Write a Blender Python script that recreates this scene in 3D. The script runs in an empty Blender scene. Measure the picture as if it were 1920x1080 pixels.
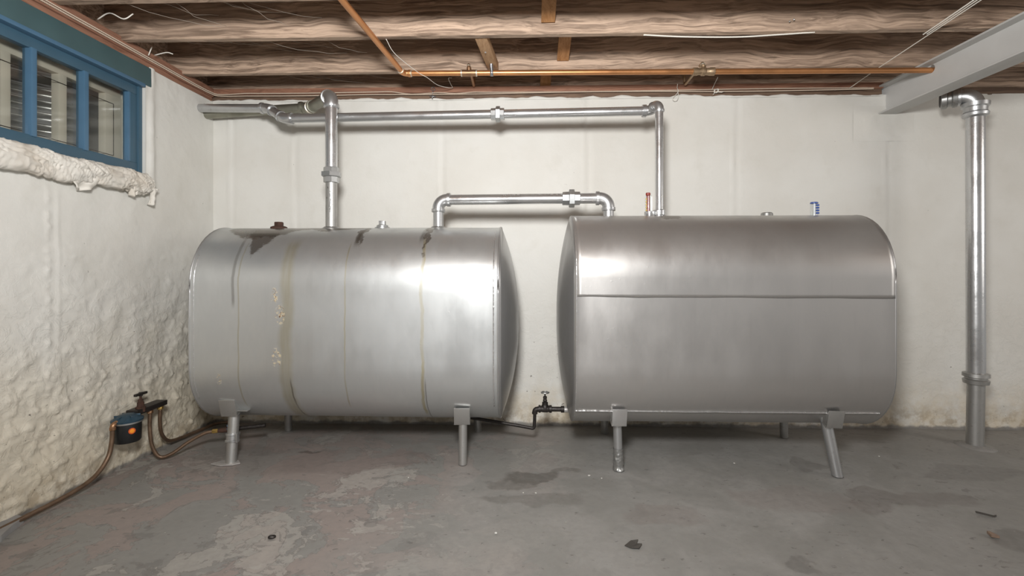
import bpy, bmesh, math, random
from mathutils import Vector, Matrix, noise
V = Vector
S = bpy.context.scene
C = S.collection
rnd = random.Random(7)

# ------------------------------------------------------------------ camera, world, lights, exposure
cam = bpy.data.cameras.new('camera'); co = bpy.data.objects.new('camera', cam); C.objects.link(co)
co.location = (0, -3.3, 1.085)
co.rotation_euler = (math.pi/2, 0, math.radians(1.6))
cam.sensor_width = 36; cam.lens = 36*900/1920; cam.shift_y = -40/1920; cam.clip_start = .05
S.camera = co

w = bpy.data.worlds.new('world'); S.world = w; w.use_nodes = True
w.node_tree.nodes['Background'].inputs[0].default_value = (1.0, .985, .96, 1)
w.node_tree.nodes['Background'].inputs[1].default_value = .17

def lamp(name, loc, power, size, col=(1, 1, 1), spot=None, rot=(0, 0, 0)):
    l = bpy.data.lights.new(name, 'SPOT' if spot else 'POINT'); l.energy = power; l.shadow_soft_size = size; l.color = col
    if spot: l.spot_size = math.radians(spot); l.spot_blend = 1.0
    o = bpy.data.objects.new(name, l); C.objects.link(o); o.location = loc; o.rotation_euler = rot
    return o
lamp('flash', (-.12, -3.3, 1.80), 232, .19, (1, .995, .98), 178, (math.radians(90+9), 0, math.radians(-2)))
lamp('right_fill', (4.9, -2.5, 1.75), 62, .8, (1, .96, .91))  # added fill light, out of view, softly brightening the right-hand wall

S.view_settings.view_transform = 'Standard'; S.view_settings.look = 'None'
S.view_settings.exposure = 0.75; S.view_settings.gamma = 1; S.view_settings.use_curve_mapping = False

# ------------------------------------------------------------------ helpers: objects
def link(name, me, mat, parent=None, smooth=True):
    if isinstance(me, bmesh.types.BMesh):
        bm = me; me = bpy.data.meshes.new(name); bm.to_mesh(me); bm.free()
    if smooth == 'auto':
        me.shade_smooth(); me.set_sharp_from_angle(angle=math.radians(38))
    elif smooth:
        me.shade_smooth()
    o = bpy.data.objects.new(name, me); C.objects.link(o)
    if mat: me.materials.append(mat)
    if parent is not None: o.parent = parent
    return o
def tag(o, label=None, cat=None, group=None, kind=None):
    for k, v in (('label', label), ('category', cat), ('group', group), ('kind', kind)):
        if v: o[k] = v
    return o
def empty(name, label=None, cat=None, group=None, kind=None):
    o = bpy.data.objects.new(name, None); C.objects.link(o); o.empty_display_size = .05
    return tag(o, label, cat, group, kind)

# ------------------------------------------------------------------ helpers: shapes (all in world metres)
def add_box(bm, lo, hi, bev=0, mtx=None):
    r = bmesh.ops.create_cube(bm, size=1)
    vs = r['verts']; lo = V(lo); hi = V(hi)
    for v in vs:
        v.co = V(((lo[i]+hi[i])/2 + v.co[i]*(hi[i]-lo[i])) for i in range(3))
    if bev:
        es = list({e for v in vs for e in v.link_edges})
        g = bmesh.ops.bevel(bm, geom=es, offset=bev, segments=2, affect='EDGES', profile=.6)
        vs = list({v for f in g['faces'] for v in f.verts} | {v for v in vs if v.is_valid})
    if mtx:
        for v in vs: v.co = mtx @ v.co
    return vs
def box(lo, hi, bev=.002, mtx=None):
    bm = bmesh.new(); add_box(bm, lo, hi, bev, mtx); return bm
def frames(pts):
    pts = [V(p) for p in pts]; n = len(pts); T = []
    for i in range(n):
        a = pts[max(i-1, 0)]; b = pts[min(i+1, n-1)]; T.append((b-a).normalized())
    t = T[0]; up = V((0, 0, 1)) if abs(t.z) < .9 else V((1, 0, 0))
    N = (up - t*up.dot(t)).normalized(); out = []
    for i in range(n):
        N = (N - T[i]*N.dot(T[i])).normalized(); out.append((pts[i], T[i], N, T[i].cross(N)))
    return out
def add_tube(bm, pts, r, seg=16, caps=True, rot=0):
    fr = frames(pts); rings = []
    for i, (p, t, n, b) in enumerate(fr):
        rr = r[i] if isinstance(r, (list, tuple)) else r
        rings.append([bm.verts.new(p + (n*math.cos(2*math.pi*k/seg+rot) + b*math.sin(2*math.pi*k/seg+rot))*rr) for k in range(seg)])
    for a, c in zip(rings, rings[1:]):
        for k in range(seg):
            bm.faces.new((a[k], a[(k+1) % seg], c[(k+1) % seg], c[k]))
    if caps:
        bm.faces.new(rings[0][::-1]); bm.faces.new(rings[-1])
def tube(pts, r, seg=16, caps=True, rot=0):
    bm = bmesh.new(); add_tube(bm, pts, r, seg, caps, rot); return bm
def add_lathe(bm, base, axis, prof, seg=24, rot=0):
    """prof: (distance along axis, radius)"""
    base = V(base); axis = V(axis).normalized()
    up = V((0, 0, 1)) if abs(axis.z) < .9 else V((0, -1, 0))
    n = (up - axis*up.dot(axis)).normalized(); b = axis.cross(n); rings = []
    for h, r in prof:
        rings.append([bm.verts.new(base + axis*h + (n*math.cos(2*math.pi*k/seg+rot)+b*math.sin(2*math.pi*k/seg+rot))*max(r, 1e-4)) for k in range(seg)])
    for a, c in zip(rings, rings[1:]):
        for k in range(seg): bm.faces.new((a[k], a[(k+1) % seg], c[(k+1) % seg], c[k]))
    bm.faces.new(rings[0][::-1]); bm.faces.new(rings[-1])
def lathe(base, axis, prof, seg=24, rot=0):
    bm = bmesh.new(); add_lathe(bm, base, axis, prof, seg, rot); return bm
def arc(corner, d1, d2, R, n=10):
    """points of a bend of radius about R at a corner, from corner+d1*R to corner+d2*R"""
    c = V(corner); d1 = V(d1).normalized(); d2 = V(d2).normalized()
    half = d1.angle(d2)/2; rad = R*math.tan(half); cen = c + (d1+d2).normalized()*(R/math.cos(half))
    a = c+d1*R-cen; b = c+d2*R-cen; ang = a.angle(b); ax = a.cross(b).normalized()
    return [cen + Matrix.Rotation(ang*i/n, 3, ax) @ a for i in range(n+1)]
def smooth_path(pts, R=.05, n=6):
    pts = [V(p) for p in pts]; out = [pts[0]]
    for i in range(1, len(pts)-1):
        a, b, c = pts[i-1], pts[i], pts[i+1]
        r = min(R, (a-b).length*.48, (c-b).length*.48)
        if (a-b).angle(c-b) > 3.05: out.append(b); continue
        out += arc(b, a-b, c-b, r, n)
    return out+[pts[-1]]
def spline(pts, n=8):
    pts = [V(p) for p in pts]; P = [pts[0]*2-pts[1]]+pts+[pts[-1]*2-pts[-2]]; out = []
    for i in range(1, len(P)-2):
        a, b, c, d = P[i-1:i+3]
        for k in range(n):
            t = k/n
            out.append(.5*((2*b)+(c-a)*t+(2*a-5*b+4*c-d)*t*t+(3*b-a-3*c+d)*t**3))
    return out+[pts[-1]]
def elbow(corner, d1, d2, R, r, seg=20, band=.018):
    bm = bmesh.new(); p = arc(corner, d1, d2, R, 12)
    d1 = V(d1).normalized(); d2 = V(d2).normalized()
    add_tube(bm, [p[0]+d1*band]+p+[p[-1]+d2*band], r*1.16, seg)
    for q, d in ((p[0], d1), (p[-1], d2)):
        add_lathe(bm, q, d, [(0, r*1.15), (.002, r*1.32), (band, r*1.34), (band+.004, r*1.28), (band+.0045, r*1.0)], seg)
    return bm
def union(mid, axis, r, L=.1):
    """pipe union: two octagonal shoulders and a proud hexagonal ring nut"""
    bm = bmesh.new(); m = V(mid); a = V(axis).normalized()
    add_lathe(bm, m-a*L*.5, a, [(0, r*1.1), (.003, r*1.32), (L*.36, r*1.36), (L*.38, r*1.2)], 8, .39)
    add_lathe(bm, m-a*L*.13, a, [(0, r*1.55), (.003, r*1.75), (L*.3, r*1.75), (L*.32, r*1.55)], 6, .2)
    add_lathe(bm, m+a*L*.16, a, [(0, r*1.2), (.002, r*1.34), (L*.31, r*1.32), (L*.34, r*1.1)], 8, .39)
    return bm
def strands(bm, pts, r=.0016, pitch=.016, n=2):
    """twisted twine: two thin strands wound round each other"""
    P = [V(p) for p in pts]; L = [0]
    for a, b in zip(P, P[1:]): L.append(L[-1]+(b-a).length)
    N = max(8, int(L[-1]/pitch*6)); Q = []; j = 0
    for i in range(N+1):
        s = L[-1]*i/N
        while j < len(L)-2 and L[j+1] < s: j += 1
        Q.append(P[j].lerp(P[j+1], (s-L[j])/max(L[j+1]-L[j], 1e-6)))
    fr = frames(Q)
    for k in range(n):
        pp = [p+(nn*math.cos(2*math.pi*(i/6+k/n))+b*math.sin(2*math.pi*(i/6+k/n)))*r*.85 for i, (p, t, nn, b) in enumerate(fr)]
        add_tube(bm, pp, r, 5)
def twine(name, paths, mat, label, cat='twine', group=None, r=.0016, **k):
    bm = bmesh.new()
    for p in paths: strands(bm, p, r, **k)
    return tag(link(name, bm, mat), label, cat, group)
def fbm(p, o=4):
    return noise.fractal(p, 1.0, 2.0, o, noise_basis='PERLIN_ORIGINAL')
def sstep(a, b, x):
    t = min(max((x-a)/(b-a), 0), 1); return t*t*(3-2*t)

# ------------------------------------------------------------------ helpers: materials
class NT:
    def __init__(s, name):
        s.m = bpy.data.materials.new(name); s.m.use_nodes = True; s.t = s.m.node_tree
        s.b = s.t.nodes['Principled BSDF']
    def n(s, typ, **k):
        n = s.t.nodes.new(typ)
        for a, v in k.items(): setattr(n, a, v)
        return n
    def put(s, sock, v):
        if hasattr(v, 'is_output'): s.t.links.new(v, sock)
        elif isinstance(v, tuple) and len(v) == 3 and sock.type == 'RGBA': sock.default_value = (*v, 1)
        else: sock.default_value = v
    def coord(s): return s.n('ShaderNodeTexCoord').outputs['Object']
    def geo(s): return s.n('ShaderNodeNewGeometry').outputs['Position']
    def mapping(s, v, scale=(1, 1, 1), loc=(0, 0, 0)):
        m = s.n('ShaderNodeMapping'); s.put(m.inputs['Vector'], v); m.inputs['Scale'].default_value = scale; m.inputs['Location'].default_value = loc
        return m.outputs[0]
    def noise(s, v, scale, detail=4, rough=.55, dist=0):
        m = s.n('ShaderNodeTexNoise'); s.put(m.inputs['Vector'], v)
        for k, x in (('Scale', scale), ('Detail', detail), ('Roughness', rough), ('Distortion', dist)): m.inputs[k].default_value = x
        return m.outputs['Fac']
    def math(s, op, a, b=0.0, c=0.0, clamp=False):
        m = s.n('ShaderNodeMath', operation=op, use_clamp=clamp)
        for i, x in enumerate((a, b, c)): s.put(m.inputs[i], x)
        return m.outputs[0]
    def step(s, x, a, b, lo=0.0, hi=1.0):
        m = s.n('ShaderNodeMapRange', interpolation_type='SMOOTHSTEP'); s.put(m.inputs[0], x)
        for i, v in enumerate((a, b, lo, hi)): m.inputs[i+1].default_value = v
        return m.outputs[0]
    def mix(s, f, a, b, mode='MIX'):
        m = s.n('ShaderNodeMix', data_type='RGBA', blend_type=mode); s.put(m.inputs[0], f); s.put(m.inputs[6], a); s.put(m.inputs[7], b)
        return m.outputs[2]
    def xyz(s, v):
        m = s.n('ShaderNodeSeparateXYZ'); s.put(m.inputs[0], v); return m.outputs
    def bump(s, h, strength=.3, dist=.01, normal=None):
        m = s.n('ShaderNodeBump'); s.put(m.inputs['Height'], h); m.inputs['Strength'].default_value = strength; m.inputs['Distance'].default_value = dist
        if normal is not None: s.put(m.inputs['Normal'], normal)
        return m.outputs[0]
    def set(s, **k):
        for a, v in k.items(): s.put(s.b.inputs[a.replace('_', ' ')], v)
        return s.m

def plain(name, col, rough=.5, metal=0.0, var=.12, scale=30, bump=.1, **k):
    t = NT(name); g = t.geo(); f = t.noise(g, scale, 5)
    c = t.mix(f, tuple(x*(1-var*1.6) for x in col), tuple(min(1, x*(1+var)) for x in col))
    return t.set(Base_Color=c, Roughness=t.step(f, .2, .8, max(rough-.08, .02), rough+.08), Metallic=metal, Normal=t.bump(f, bump, .004), **k)

def wood(name, dark, light, axis='x', scale=1.0, knots=True):
    t = NT(name); g = t.geo()
    sc = {'x': (1.1, 16, 26), 'y': (16, 1.1, 26), 'z': (16, 26, 1.1)}[axis]
    wa = t.n('ShaderNodeVectorMath', operation='SCALE'); wn = t.n('ShaderNodeTexNoise'); t.put(wn.inputs['Vector'], g); wn.inputs['Scale'].default_value = 2.6; wn.inputs['Detail'].default_value = 2
    t.put(wa.inputs[0], wn.outputs['Color']); wa.inputs['Scale'].default_value = .10
    ga = t.n('ShaderNodeVectorMath', operation='ADD'); t.put(ga.inputs[0], g); t.put(ga.inputs[1], wa.outputs[0]); g = ga.outputs[0]
    gr = t.noise(t.mapping(g, tuple(x*scale for x in sc)), 1.6, 6, .62, 1.4)
    fine = t.noise(t.mapping(g, tuple(x*scale*4 for x in sc)), 2.2, 3, .6)
    big = t.noise(g, 1.7, 3)
    c = t.mix(t.step(gr, .32, .66), dark, light)
    c = t.mix(t.math('MULTIPLY', t.step(fine, .5, .75), .35), c, tuple(x*.5 for x in dark))
    c = t.mix(t.step(big, .38, .7, 0, .4), c, tuple(x*.72 for x in light))
    h = t.math('ADD', gr, t.math('MULTIPLY', fine, .5))
    return t.set(Base_Color=c, Roughness=.72, Normal=t.bump(h, .35, .003))

# --- aluminium paint (tanks): streaks are (x, half width, z top, z bottom, strength)
def tank_paint(name, base, rough, streaks=(), oil=(), chips=(), tint=(.36, .31, .17), smudge=.5):
    t = NT(name); g = t.coord(); x, y, z = t.xyz(g)[:3]
    big = t.noise(t.mapping(g, (1, 1, .45)), 4.2, 5, .6)
    fine = t.noise(g, 90, 3)
    runs = t.noise(t.mapping(g, (26, 8, 1.3)), 1.5, 4, .6)
    wob = t.noise(t.mapping(g, (.2, .2, 1)), 5.5, 3)
    c = t.mix(t.step(big, .36, .68, 0, smudge), base, tuple(v*.80 for v in base))
    c = t.mix(t.step(runs, .55, .78, 0, .25), c, tuple(v*.84 for v in base))
    r = t.step(big, .3, .72, rough-.05, rough+.09)
    wx = t.math('MULTIPLY_ADD', wob, .05, -.025)
    for (x0, hw, zt, zb, st, dark) in streaks:
        d = t.math('ABSOLUTE', t.math('SUBTRACT', t.math('ADD', x, wx if hw > .012 else t.math('MULTIPLY', wx, .35)), x0))
        m = t.step(d, hw, hw*.25)
        m = t.math('MULTIPLY', m, t.math('MULTIPLY', t.step(z, zt+.01, zt-.05), t.step(z, zb, zb+.06)))
        m = t.math('MULTIPLY', m, t.step(t.noise(t.mapping(g, (30, 5, 2.2), (x0*7, 0, 0)), 1.6, 4), .25, .62, .35, st))
        c = t.mix(m, c, tint if not dark else (.12, .10, .08))
        r = t.math('ADD', r, t.math('MULTIPLY', m, .12))
    for (x0, y0, rx, ry) in oil:     # spilt oil on the crown, seen from above
        nx = t.math('MULTIPLY', t.math('SUBTRACT', t.math('MULTIPLY_ADD', t.noise(g, 14, 5, .65), .14, x), x0+.07), 1/rx)
        ny = t.math('MULTIPLY', t.math('SUBTRACT', t.math('MULTIPLY_ADD', t.noise(g, 11, 5, .65), .16, y), y0+.08), 1/ry)
        d = t.math('ADD', t.math('MULTIPLY', nx, nx), t.math('MULTIPLY', ny, ny))
        m = t.math('MULTIPLY', t.step(d, 1.15, .8), t.step(z, .70, .8))
        c = t.mix(t.math('MULTIPLY', m, .75), c, (.17, .145, .12)); r = t.math('MULTIPLY_ADD', m, -.08, r)
    chipm = None
    for (x0, z0, rx, rz) in chips:   # flaked paint
        nx = t.math('MULTIPLY', t.math('SUBTRACT', x, x0), 1/rx); nz = t.math('MULTIPLY', t.math('SUBTRACT', z, z0), 1/rz)
        d = t.math('ADD', t.math('MULTIPLY', nx, nx), t.math('MULTIPLY', nz, nz))
        m = t.math('MULTIPLY', t.step(d, 1.0, .5), t.step(t.noise(g, 75, 4, .7), .50, .56))
        c = t.mix(m, c, (.52, .44, .30)); c = t.mix(t.math('MULTIPLY', m, t.step(t.noise(g, 130, 2), .54, .6)), c, (.12, .05, .03))
        chipm = m if chipm is None else t.math('MAXIMUM', chipm, m)
    spots = t.step(t.noise(g, 55, 2, .5), .70, .74)
    h = t.math('ADD', t.math('MULTIPLY', big, .5), t.math('ADD', t.math('MULTIPLY', fine, .05), t.math('MULTIPLY', spots, .18)))
    if chipm is not None: h = t.math('ADD', h, t.math('MULTIPLY', chipm, .3))
    metal = .82 if chipm is None else t.math('MULTIPLY_ADD', chipm, -.8, .82)
    return t.set(Base_Color=c, Roughness=r, Metallic=metal, Normal=t.bump(h, .12, .006))

def alu(name, base=(.56, .565, .57), rough=.34, dirt=.3):
    t = NT(name); g = t.geo(); b = t.noise(g, 9, 4); f = t.noise(g, 60, 4)
    c = t.mix(t.step(b, .4, .75, 0, dirt), base, tuple(v*.62 for v in base))
    c = t.mix(t.step(f, .62, .72, 0, dirt), c, (.25, .22, .18))
    return t.set(Base_Color=c, Roughness=t.step(b, .3, .7, rough-.05, rough+.08), Metallic=.85, Normal=t.bump(f, .12, .003))

M_alu = alu('aluminium painted pipe')
M_alu_bright = alu('bright aluminium pipe', (.66, .665, .67), .27, .2)
M_alu_dull = alu('dull aluminium paint', (.50, .495, .48), .44, .35)
M_alu_old = alu('old greenish pipe', (.33, .325, .27), .42, .5)
M_weld = alu('weld bead', (.70, .70, .70), .25, .2)
M_galv = alu('galvanised', (.52, .53, .53), .35, .35)
M_cast = alu('cast fitting', (.42, .42, .41), .42, .45)
M_rust = plain('rust', (.075, .035, .022), .8, .1, .5, 60, .4)
M_black = plain('blackened iron', (.035, .029, .026), .45, .35, .4, 60, .3)
M_copper = plain('copper', (.66, .31, .13), .36, .75, .18, 9, .02)
M_copper_dull = plain('dull copper', (.40, .23, .13), .42, .85, .3, 30, .1)
M_brass = plain('brass', (.62, .42, .14), .35, .9, .2, 40, .1)
M_bronze = plain('dull bronze', (.42, .30, .19), .45, .75, .25, 50, .2)
M_solder = plain('solder', (.72, .66, .55), .35, .7, .1, 40, .1)
M_steel_strap = plain('strap steel', (.40, .40, .42), .38, .9, .25, 60, .1)
M_beam = plain('beam grey paint', (.56, .555, .54), .48, .0, .07, 7, .1)
M_twine = plain('cotton twine', (.60, .49, .39), .9, 0, .1, 80, .1)
M_cord = plain('white cord', (.80, .77, .70), .85, 0, .06, 80, .1)
M_web = plain('cobweb', (.45, .40, .34), .95, 0, .1, 30, 0)
M_blue = plain('window blue paint', (.050, .112, .165), .42, 0, .10, 9, .15)
M_blue_l = plain('window light blue paint', (.075, .165, .265), .40, 0, .10, 9, .12)
M_teal = plain('window teal paint', (.060, .115, .125), .5, 0, .16, 7, .2)
M_white_wood = plain('white storm frame', (.72, .69, .61), .6, 0, .08, 9, .15)
M_dark_blue = plain('blue filter head', (.035, .075, .11), .42, .3, .3, 60, .2)
M_canister = plain('black canister', (.018, .019, .02), .38, .2, .2, 20, .05)
M_orange = plain('orange badge', (.95, .33, .02), .45, 0, .05, 40, 0)
M_red_badge = plain('orange red ring', (.62, .10, .02), .5, 0, .1, 60, 0)
M_red = plain('red gauge', (.26, .035, .025), .4, 0, .1, 60, 0)
M_blue_g = plain('blue gauge', (.05, .10, .34), .4, 0, .1, 60, 0)
M_white_g = plain('white gauge', (.85, .86, .86), .35, 0, .04, 60, 0)
M_yellow_g = plain('yellow gauge', (.62, .48, .10), .4, 0, .1, 60, 0)
M_ink = plain('black marker', (.015, .014, .013), .6, 0, .1, 60, 0)
M_mortar = plain('grey mortar', (.30, .295, .29), .85, 0, .15, 18, .3)
M_leaf = plain('dead leaf', (.075, .068, .06), .8, 0, .25, 60, .2)
M_chip = plain('wood chip', (.27, .19, .14), .8, 0, .2, 60, .2)
M_flake = plain('paint flake', (.78, .77, .73), .7, 0, .08, 60, .1)
M_shim = plain('shim steel', (.55, .53, .51), .5, .5, .12, 40, .1)

M_joist = wood('old joist wood', (.165, .11, .075), (.58, .42, .31), 'x')
M_plate_low = wood('stained lower plate', (.10, .06, .04), (.21, .135, .09), 'x')
M_plate = wood('reddish sill plate', (.20, .09, .055), (.38, .19, .12), 'x')
M_plate_y = wood('reddish sill plate along the side', (.20, .09, .055), (.36, .185, .12), 'y')
M_strut = wood('orange pine strut', (.34, .155, .055), (.50, .26, .11), 'y')
M_hanger = wood('pine hanger', (.33, .17, .075), (.50, .31, .17), 'y')

def gl(name, tint=(1, 1, 1), refl=.10):
    t = NT(name); nt = t.t; out = nt.nodes['Material Output']
    tr = t.n('ShaderNodeBsdfTransparent'); tr.inputs[0].default_value = (*tint, 1)
    gs = t.n('ShaderNodeBsdfGlossy'); gs.inputs['Roughness'].default_value = .06
    mx = t.n('ShaderNodeMixShader'); lw = t.n('ShaderNodeLayerWeight'); lw.inputs[0].default_value = .5
    f = t.math('MULTIPLY_ADD', t.math('POWER', lw.outputs['Facing'], 4.0), .6, refl, clamp=True)
    nt.links.new(f, mx.inputs[0]); nt.links.new(tr.outputs[0], mx.inputs[1]); nt.links.new(gs.outputs[0], mx.inputs[2])
    nt.links.new(mx.outputs[0], out.inputs[0]); return t.m
M_glass = gl('dusty window glass', (.9, .9, .88), .05)
M_vial = gl('clear vial', (.93, .95, .96), .04)

def wall_paint():
    t = NT('cream painted concrete'); g = t.geo(); x, y, z = t.xyz(g)[:3]
    big = t.noise(g, 1.3, 4, .55); mid = t.noise(g, 7, 5, .6); fine = t.noise(g, 45, 4, .6); sp = t.noise(g, 38, 2, .5)
    c = t.mix(t.step(big, .35, .7), (.74, .73, .69), (.67, .65, .60))
    c = t.mix(t.step(mid, .5, .8, 0, .35), c, (.60, .58, .52))
    low = t.math('MULTIPLY', t.step(z, .42, .05), t.step(t.noise(g, 5.5, 5, .65), .30, .62))
    c = t.mix(t.math('MULTIPLY', low, .8), c, (.62, .535, .40))
    lw_ = t.math('MULTIPLY', t.step(x, -2.06, -2.12), t.step(t.math('MULTIPLY_ADD', t.noise(g, 3.5, 4), .7, z), 1.35, .55))
    c = t.mix(t.math('MULTIPLY', lw_, .75), c, (.69, .62, .485))
    foot = t.math('MULTIPLY', t.step(z, .20, .02), t.step(t.noise(g, 16, 5, .65), .42, .62))
    c = t.mix(t.math('MULTIPLY', foot, .6), c, (.34, .26, .16))
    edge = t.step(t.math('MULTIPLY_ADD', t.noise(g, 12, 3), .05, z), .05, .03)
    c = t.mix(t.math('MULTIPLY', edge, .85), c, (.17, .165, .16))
    # bare specks: few above, more on the flaking lower part
    thr = t.step(z, .9, .25, .0, .045)
    specks = t.step(t.math('ADD', sp, thr), .765, .785)
    c = t.mix(t.math('MULTIPLY', specks, .75), c, (.13, .11, .095))
    # chalky streak of old form boards
    crk = t.noise(g, 17, 6, .68, .8); h = t.math('ADD', t.math('MULTIPLY', mid, .5), t.math('ADD', t.math('MULTIPLY', fine, .22), t.math('MULTIPLY', specks, -.4)))
    h = t.math('ADD', h, t.math('MULTIPLY', t.math('MULTIPLY', t.step(crk, .45, .62), t.step(z, 1.25, .55)), t.step(x, -2.0, -2.15, .25, .6)))
    return t.set(Base_Color=c, Roughness=.55, Normal=t.bump(h, .42, .010))
M_wall = wall_paint()

def floor_paint():
    t = NT('worn grey floor paint'); g = t.geo(); x, y, z = t.xyz(g)[:3]
    wp = t.n('ShaderNodeVectorMath', operation='ADD'); t.put(wp.inputs[0], g)
    nz = t.n('ShaderNodeTexNoise'); t.put(nz.inputs['Vector'], g); nz.inputs['Scale'].default_value = 3.2; nz.inputs['Detail'].default_value = 5
    sc = t.n('ShaderNodeVectorMath', operation='SCALE'); t.put(sc.inputs[0], nz.outputs['Color']); sc.inputs['Scale'].default_value = .42
    t.t.links.new(sc.outputs[0], wp.inputs[1]); gw = wp.outputs[0]
    big = t.noise(g, 1.1, 4, .55); mid = t.noise(g, 3.3, 6, .62, .6); fine = t.noise(g, 28, 5, .65); fl = t.noise(t.mapping(g, (1, 2.2, 1)), 9, 5, .6)
    grey = t.mix(t.step(mid, .38, .64), (0.256, 0.251, 0.235), (0.299, 0.292, 0.277))
    # left side is more worn: pinkish bare concrete showing through
    left = t.step(t.math('MULTIPLY_ADD', big, 1.4, t.math('MULTIPLY', x, -.55)), .50, 1.25)
    pink = t.math('MULTIPLY', t.step(mid, .485, .515), left)
    c = t.mix(t.math('MULTIPLY', pink, .9), grey, (0.299, 0.250, 0.228))
    dx = t.math('MULTIPLY', t.math('ADD', x, .78), 1/.62); dy = t.math('MULTIPLY', t.math('ADD', y, 1.25), 1/.6)
    zone = t.step(t.math('ADD', t.math('MULTIPLY', dx, dx), t.math('MULTIPLY', dy, dy)), 1.3, .2)
    pn = t.math('ADD', t.noise(gw, 2.6, 6, .62), t.math('MULTIPLY', zone, .10))
    pale = t.math('MULTIPLY', t.step(pn, .575, .60), t.math('MULTIPLY_ADD', left, .75, .08))
    c = t.mix(t.math('MULTIPLY', pale, .8), c, (0.397, 0.377, 0.345))
    flk = t.math('MULTIPLY', t.step(fl, .60, .63), t.math('MULTIPLY_ADD', zone, .7, t.math('MULTIPLY', left, .12)))
    c = t.mix(t.math('MULTIPLY', flk, .8), c, (.40, .38, .35))
    flk2 = t.math('MULTIPLY', t.step(t.noise(gw, 7, 5, .62), .60, .63), t.math('MULTIPLY_ADD', left, .45, .15))
    c = t.mix(t.math('MULTIPLY', flk2, .8), c, (.15, .145, .138))
    # patch outlines
    for (src, lo) in ((mid, .495), (pn, .587)):
        e = t.step(t.math('ABSOLUTE', t.math('SUBTRACT', src, lo)), .012, .002)
        c = t.mix(t.math('MULTIPLY', t.math('MULTIPLY', e, left), .45), c, (0.137, 0.123, 0.114))
    wx, wy, wz = t.xyz(gw)[:3]
    def stain(x0, y0, rx, ry, col, k, soft=.55):
        nonlocal c
        dx = t.math('MULTIPLY', t.math('SUBTRACT', wx, x0+.21), 1/rx); dy = t.math('MULTIPLY', t.math('SUBTRACT', wy, y0+.21), 1/ry)
        d = t.math('ADD', t.math('MULTIPLY', dx, dx), t.math('MULTIPLY', dy, dy))
        m = t.math('MULTIPLY', t.step(d, 1.0, soft), t.step(fine, .25, .7, .6, 1.0))
        c = t.mix(t.math('MULTIPLY', m, k), c, col)
    for a in STAINS: stain(*a)
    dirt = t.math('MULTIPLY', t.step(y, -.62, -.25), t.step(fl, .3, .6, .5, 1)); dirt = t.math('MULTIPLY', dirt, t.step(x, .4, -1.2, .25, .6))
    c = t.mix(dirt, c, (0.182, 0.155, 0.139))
    rt = t.math('MULTIPLY', t.step(t.noise(t.mapping(gw, (1, 2.6, 1)), 8, 4, .6), .62, .67), t.step(x, .5, 1.8, .05, .75))
    c = t.mix(t.math('MULTIPLY', rt, .7), c, (0.155, 0.144, 0.136))
    sp = t.step(t.noise(t.mapping(g, (1, 1.6, 1)), 21, 3, .6), .665, .69); c = t.mix(t.math('MULTIPLY', sp, .55), c, (0.103, 0.094, 0.090))
    sp2 = t.step(t.noise(g, 62, 2, .5), .755, .77); c = t.mix(t.math('MULTIPLY', sp2, .5), c, (0.524, 0.513, 0.478))
    c = t.mix(t.step(fine, .35, .7, .0, .25), c, (0.182, 0.177, 0.168))
    h = t.math('ADD', t.math('MULTIPLY', mid, .9), t.math('ADD', t.math('MULTIPLY', fine, .12), t.math('MULTIPLY', pink, -.12)))
    return t.set(Base_Color=c, Roughness=t.step(mid, .3, .7, .5, .66), Normal=t.bump(h, .3, .008))
STAINS = [  # x, y, rx, ry, colour, strength
    (.02, -.80, .20, .075, (0.097, 0.086, 0.074), .75), (.22, -.74, .09, .045, (0.125, 0.114, 0.101), .6),
    (-.10, -.87, .16, .05, (0.131, 0.120, 0.105), .6), (.02, -1.05, .26, .07, (0.148, 0.137, 0.122), .5),
    (-1.28, -.47, .07, .022, (0.034, 0.021, 0.018), .9, .75), (1.55, -.66, .12, .05, (0.137, 0.128, 0.120), .5),
    (1.75, -1.02, .35, .10, (0.155, 0.133, 0.123), .5), (1.25, -1.0, .3, .14, (0.228, 0.187, 0.170), .35),
    (.60, -1.19, .25, .10, (0.216, 0.182, 0.166), .4), (1.98, -1.35, .12, .13, (0.131, 0.122, 0.112), .6),
    (2.35, -.75, .35, .12, (0.166, 0.158, 0.148), .45), (-1.5, -.62, .5, .25, (0.216, 0.177, 0.160), .45),
    (-.95, -.62, .45, .2, (0.212, 0.172, 0.158), .5), (1.0, -1.52, .08, .04, (0.137, 0.129, 0.121), .6),
    (-1.7, -.5, .3, .12, (0.125, 0.112, 0.103), .4)]
M_floor = floor_paint()
def cloth_mat():
    t = NT('crumpled white cloth'); g = t.geo(); f = t.noise(g, 22, 5); b = t.noise(g, 6, 4)
    c = t.mix(t.step(b, .4, .7, 0, .7), (.74, .71, .65), (.60, .535, .45))
    return t.set(Base_Color=c, Roughness=.7, Normal=t.bump(f, .3, .006))
M_cloth = cloth_mat()

# ------------------------------------------------------------------ setting: floor and walls
XW, ZT = -2.183, 2.242          # left wall face, top of the concrete
def grid_mesh(us, vs, fn, skip=None):
    verts = [fn(u, v) for v in vs for u in us]; nu = len(us); faces = []
    for j in range(len(vs)-1):
        for i in range(nu-1):
            if skip and skip((us[i]+us[i+1])/2, (vs[j]+vs[j+1])/2): continue
            faces.append((j*nu+i, j*nu+i+1, (j+1)*nu+i+1, (j+1)*nu+i))
    me = bpy.data.meshes.new('surface'); me.from_pydata(verts, [], faces); me.update(); return me
def lin(a, b, n): return [a+(b-a)*i/n for i in range(n+1)]

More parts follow.
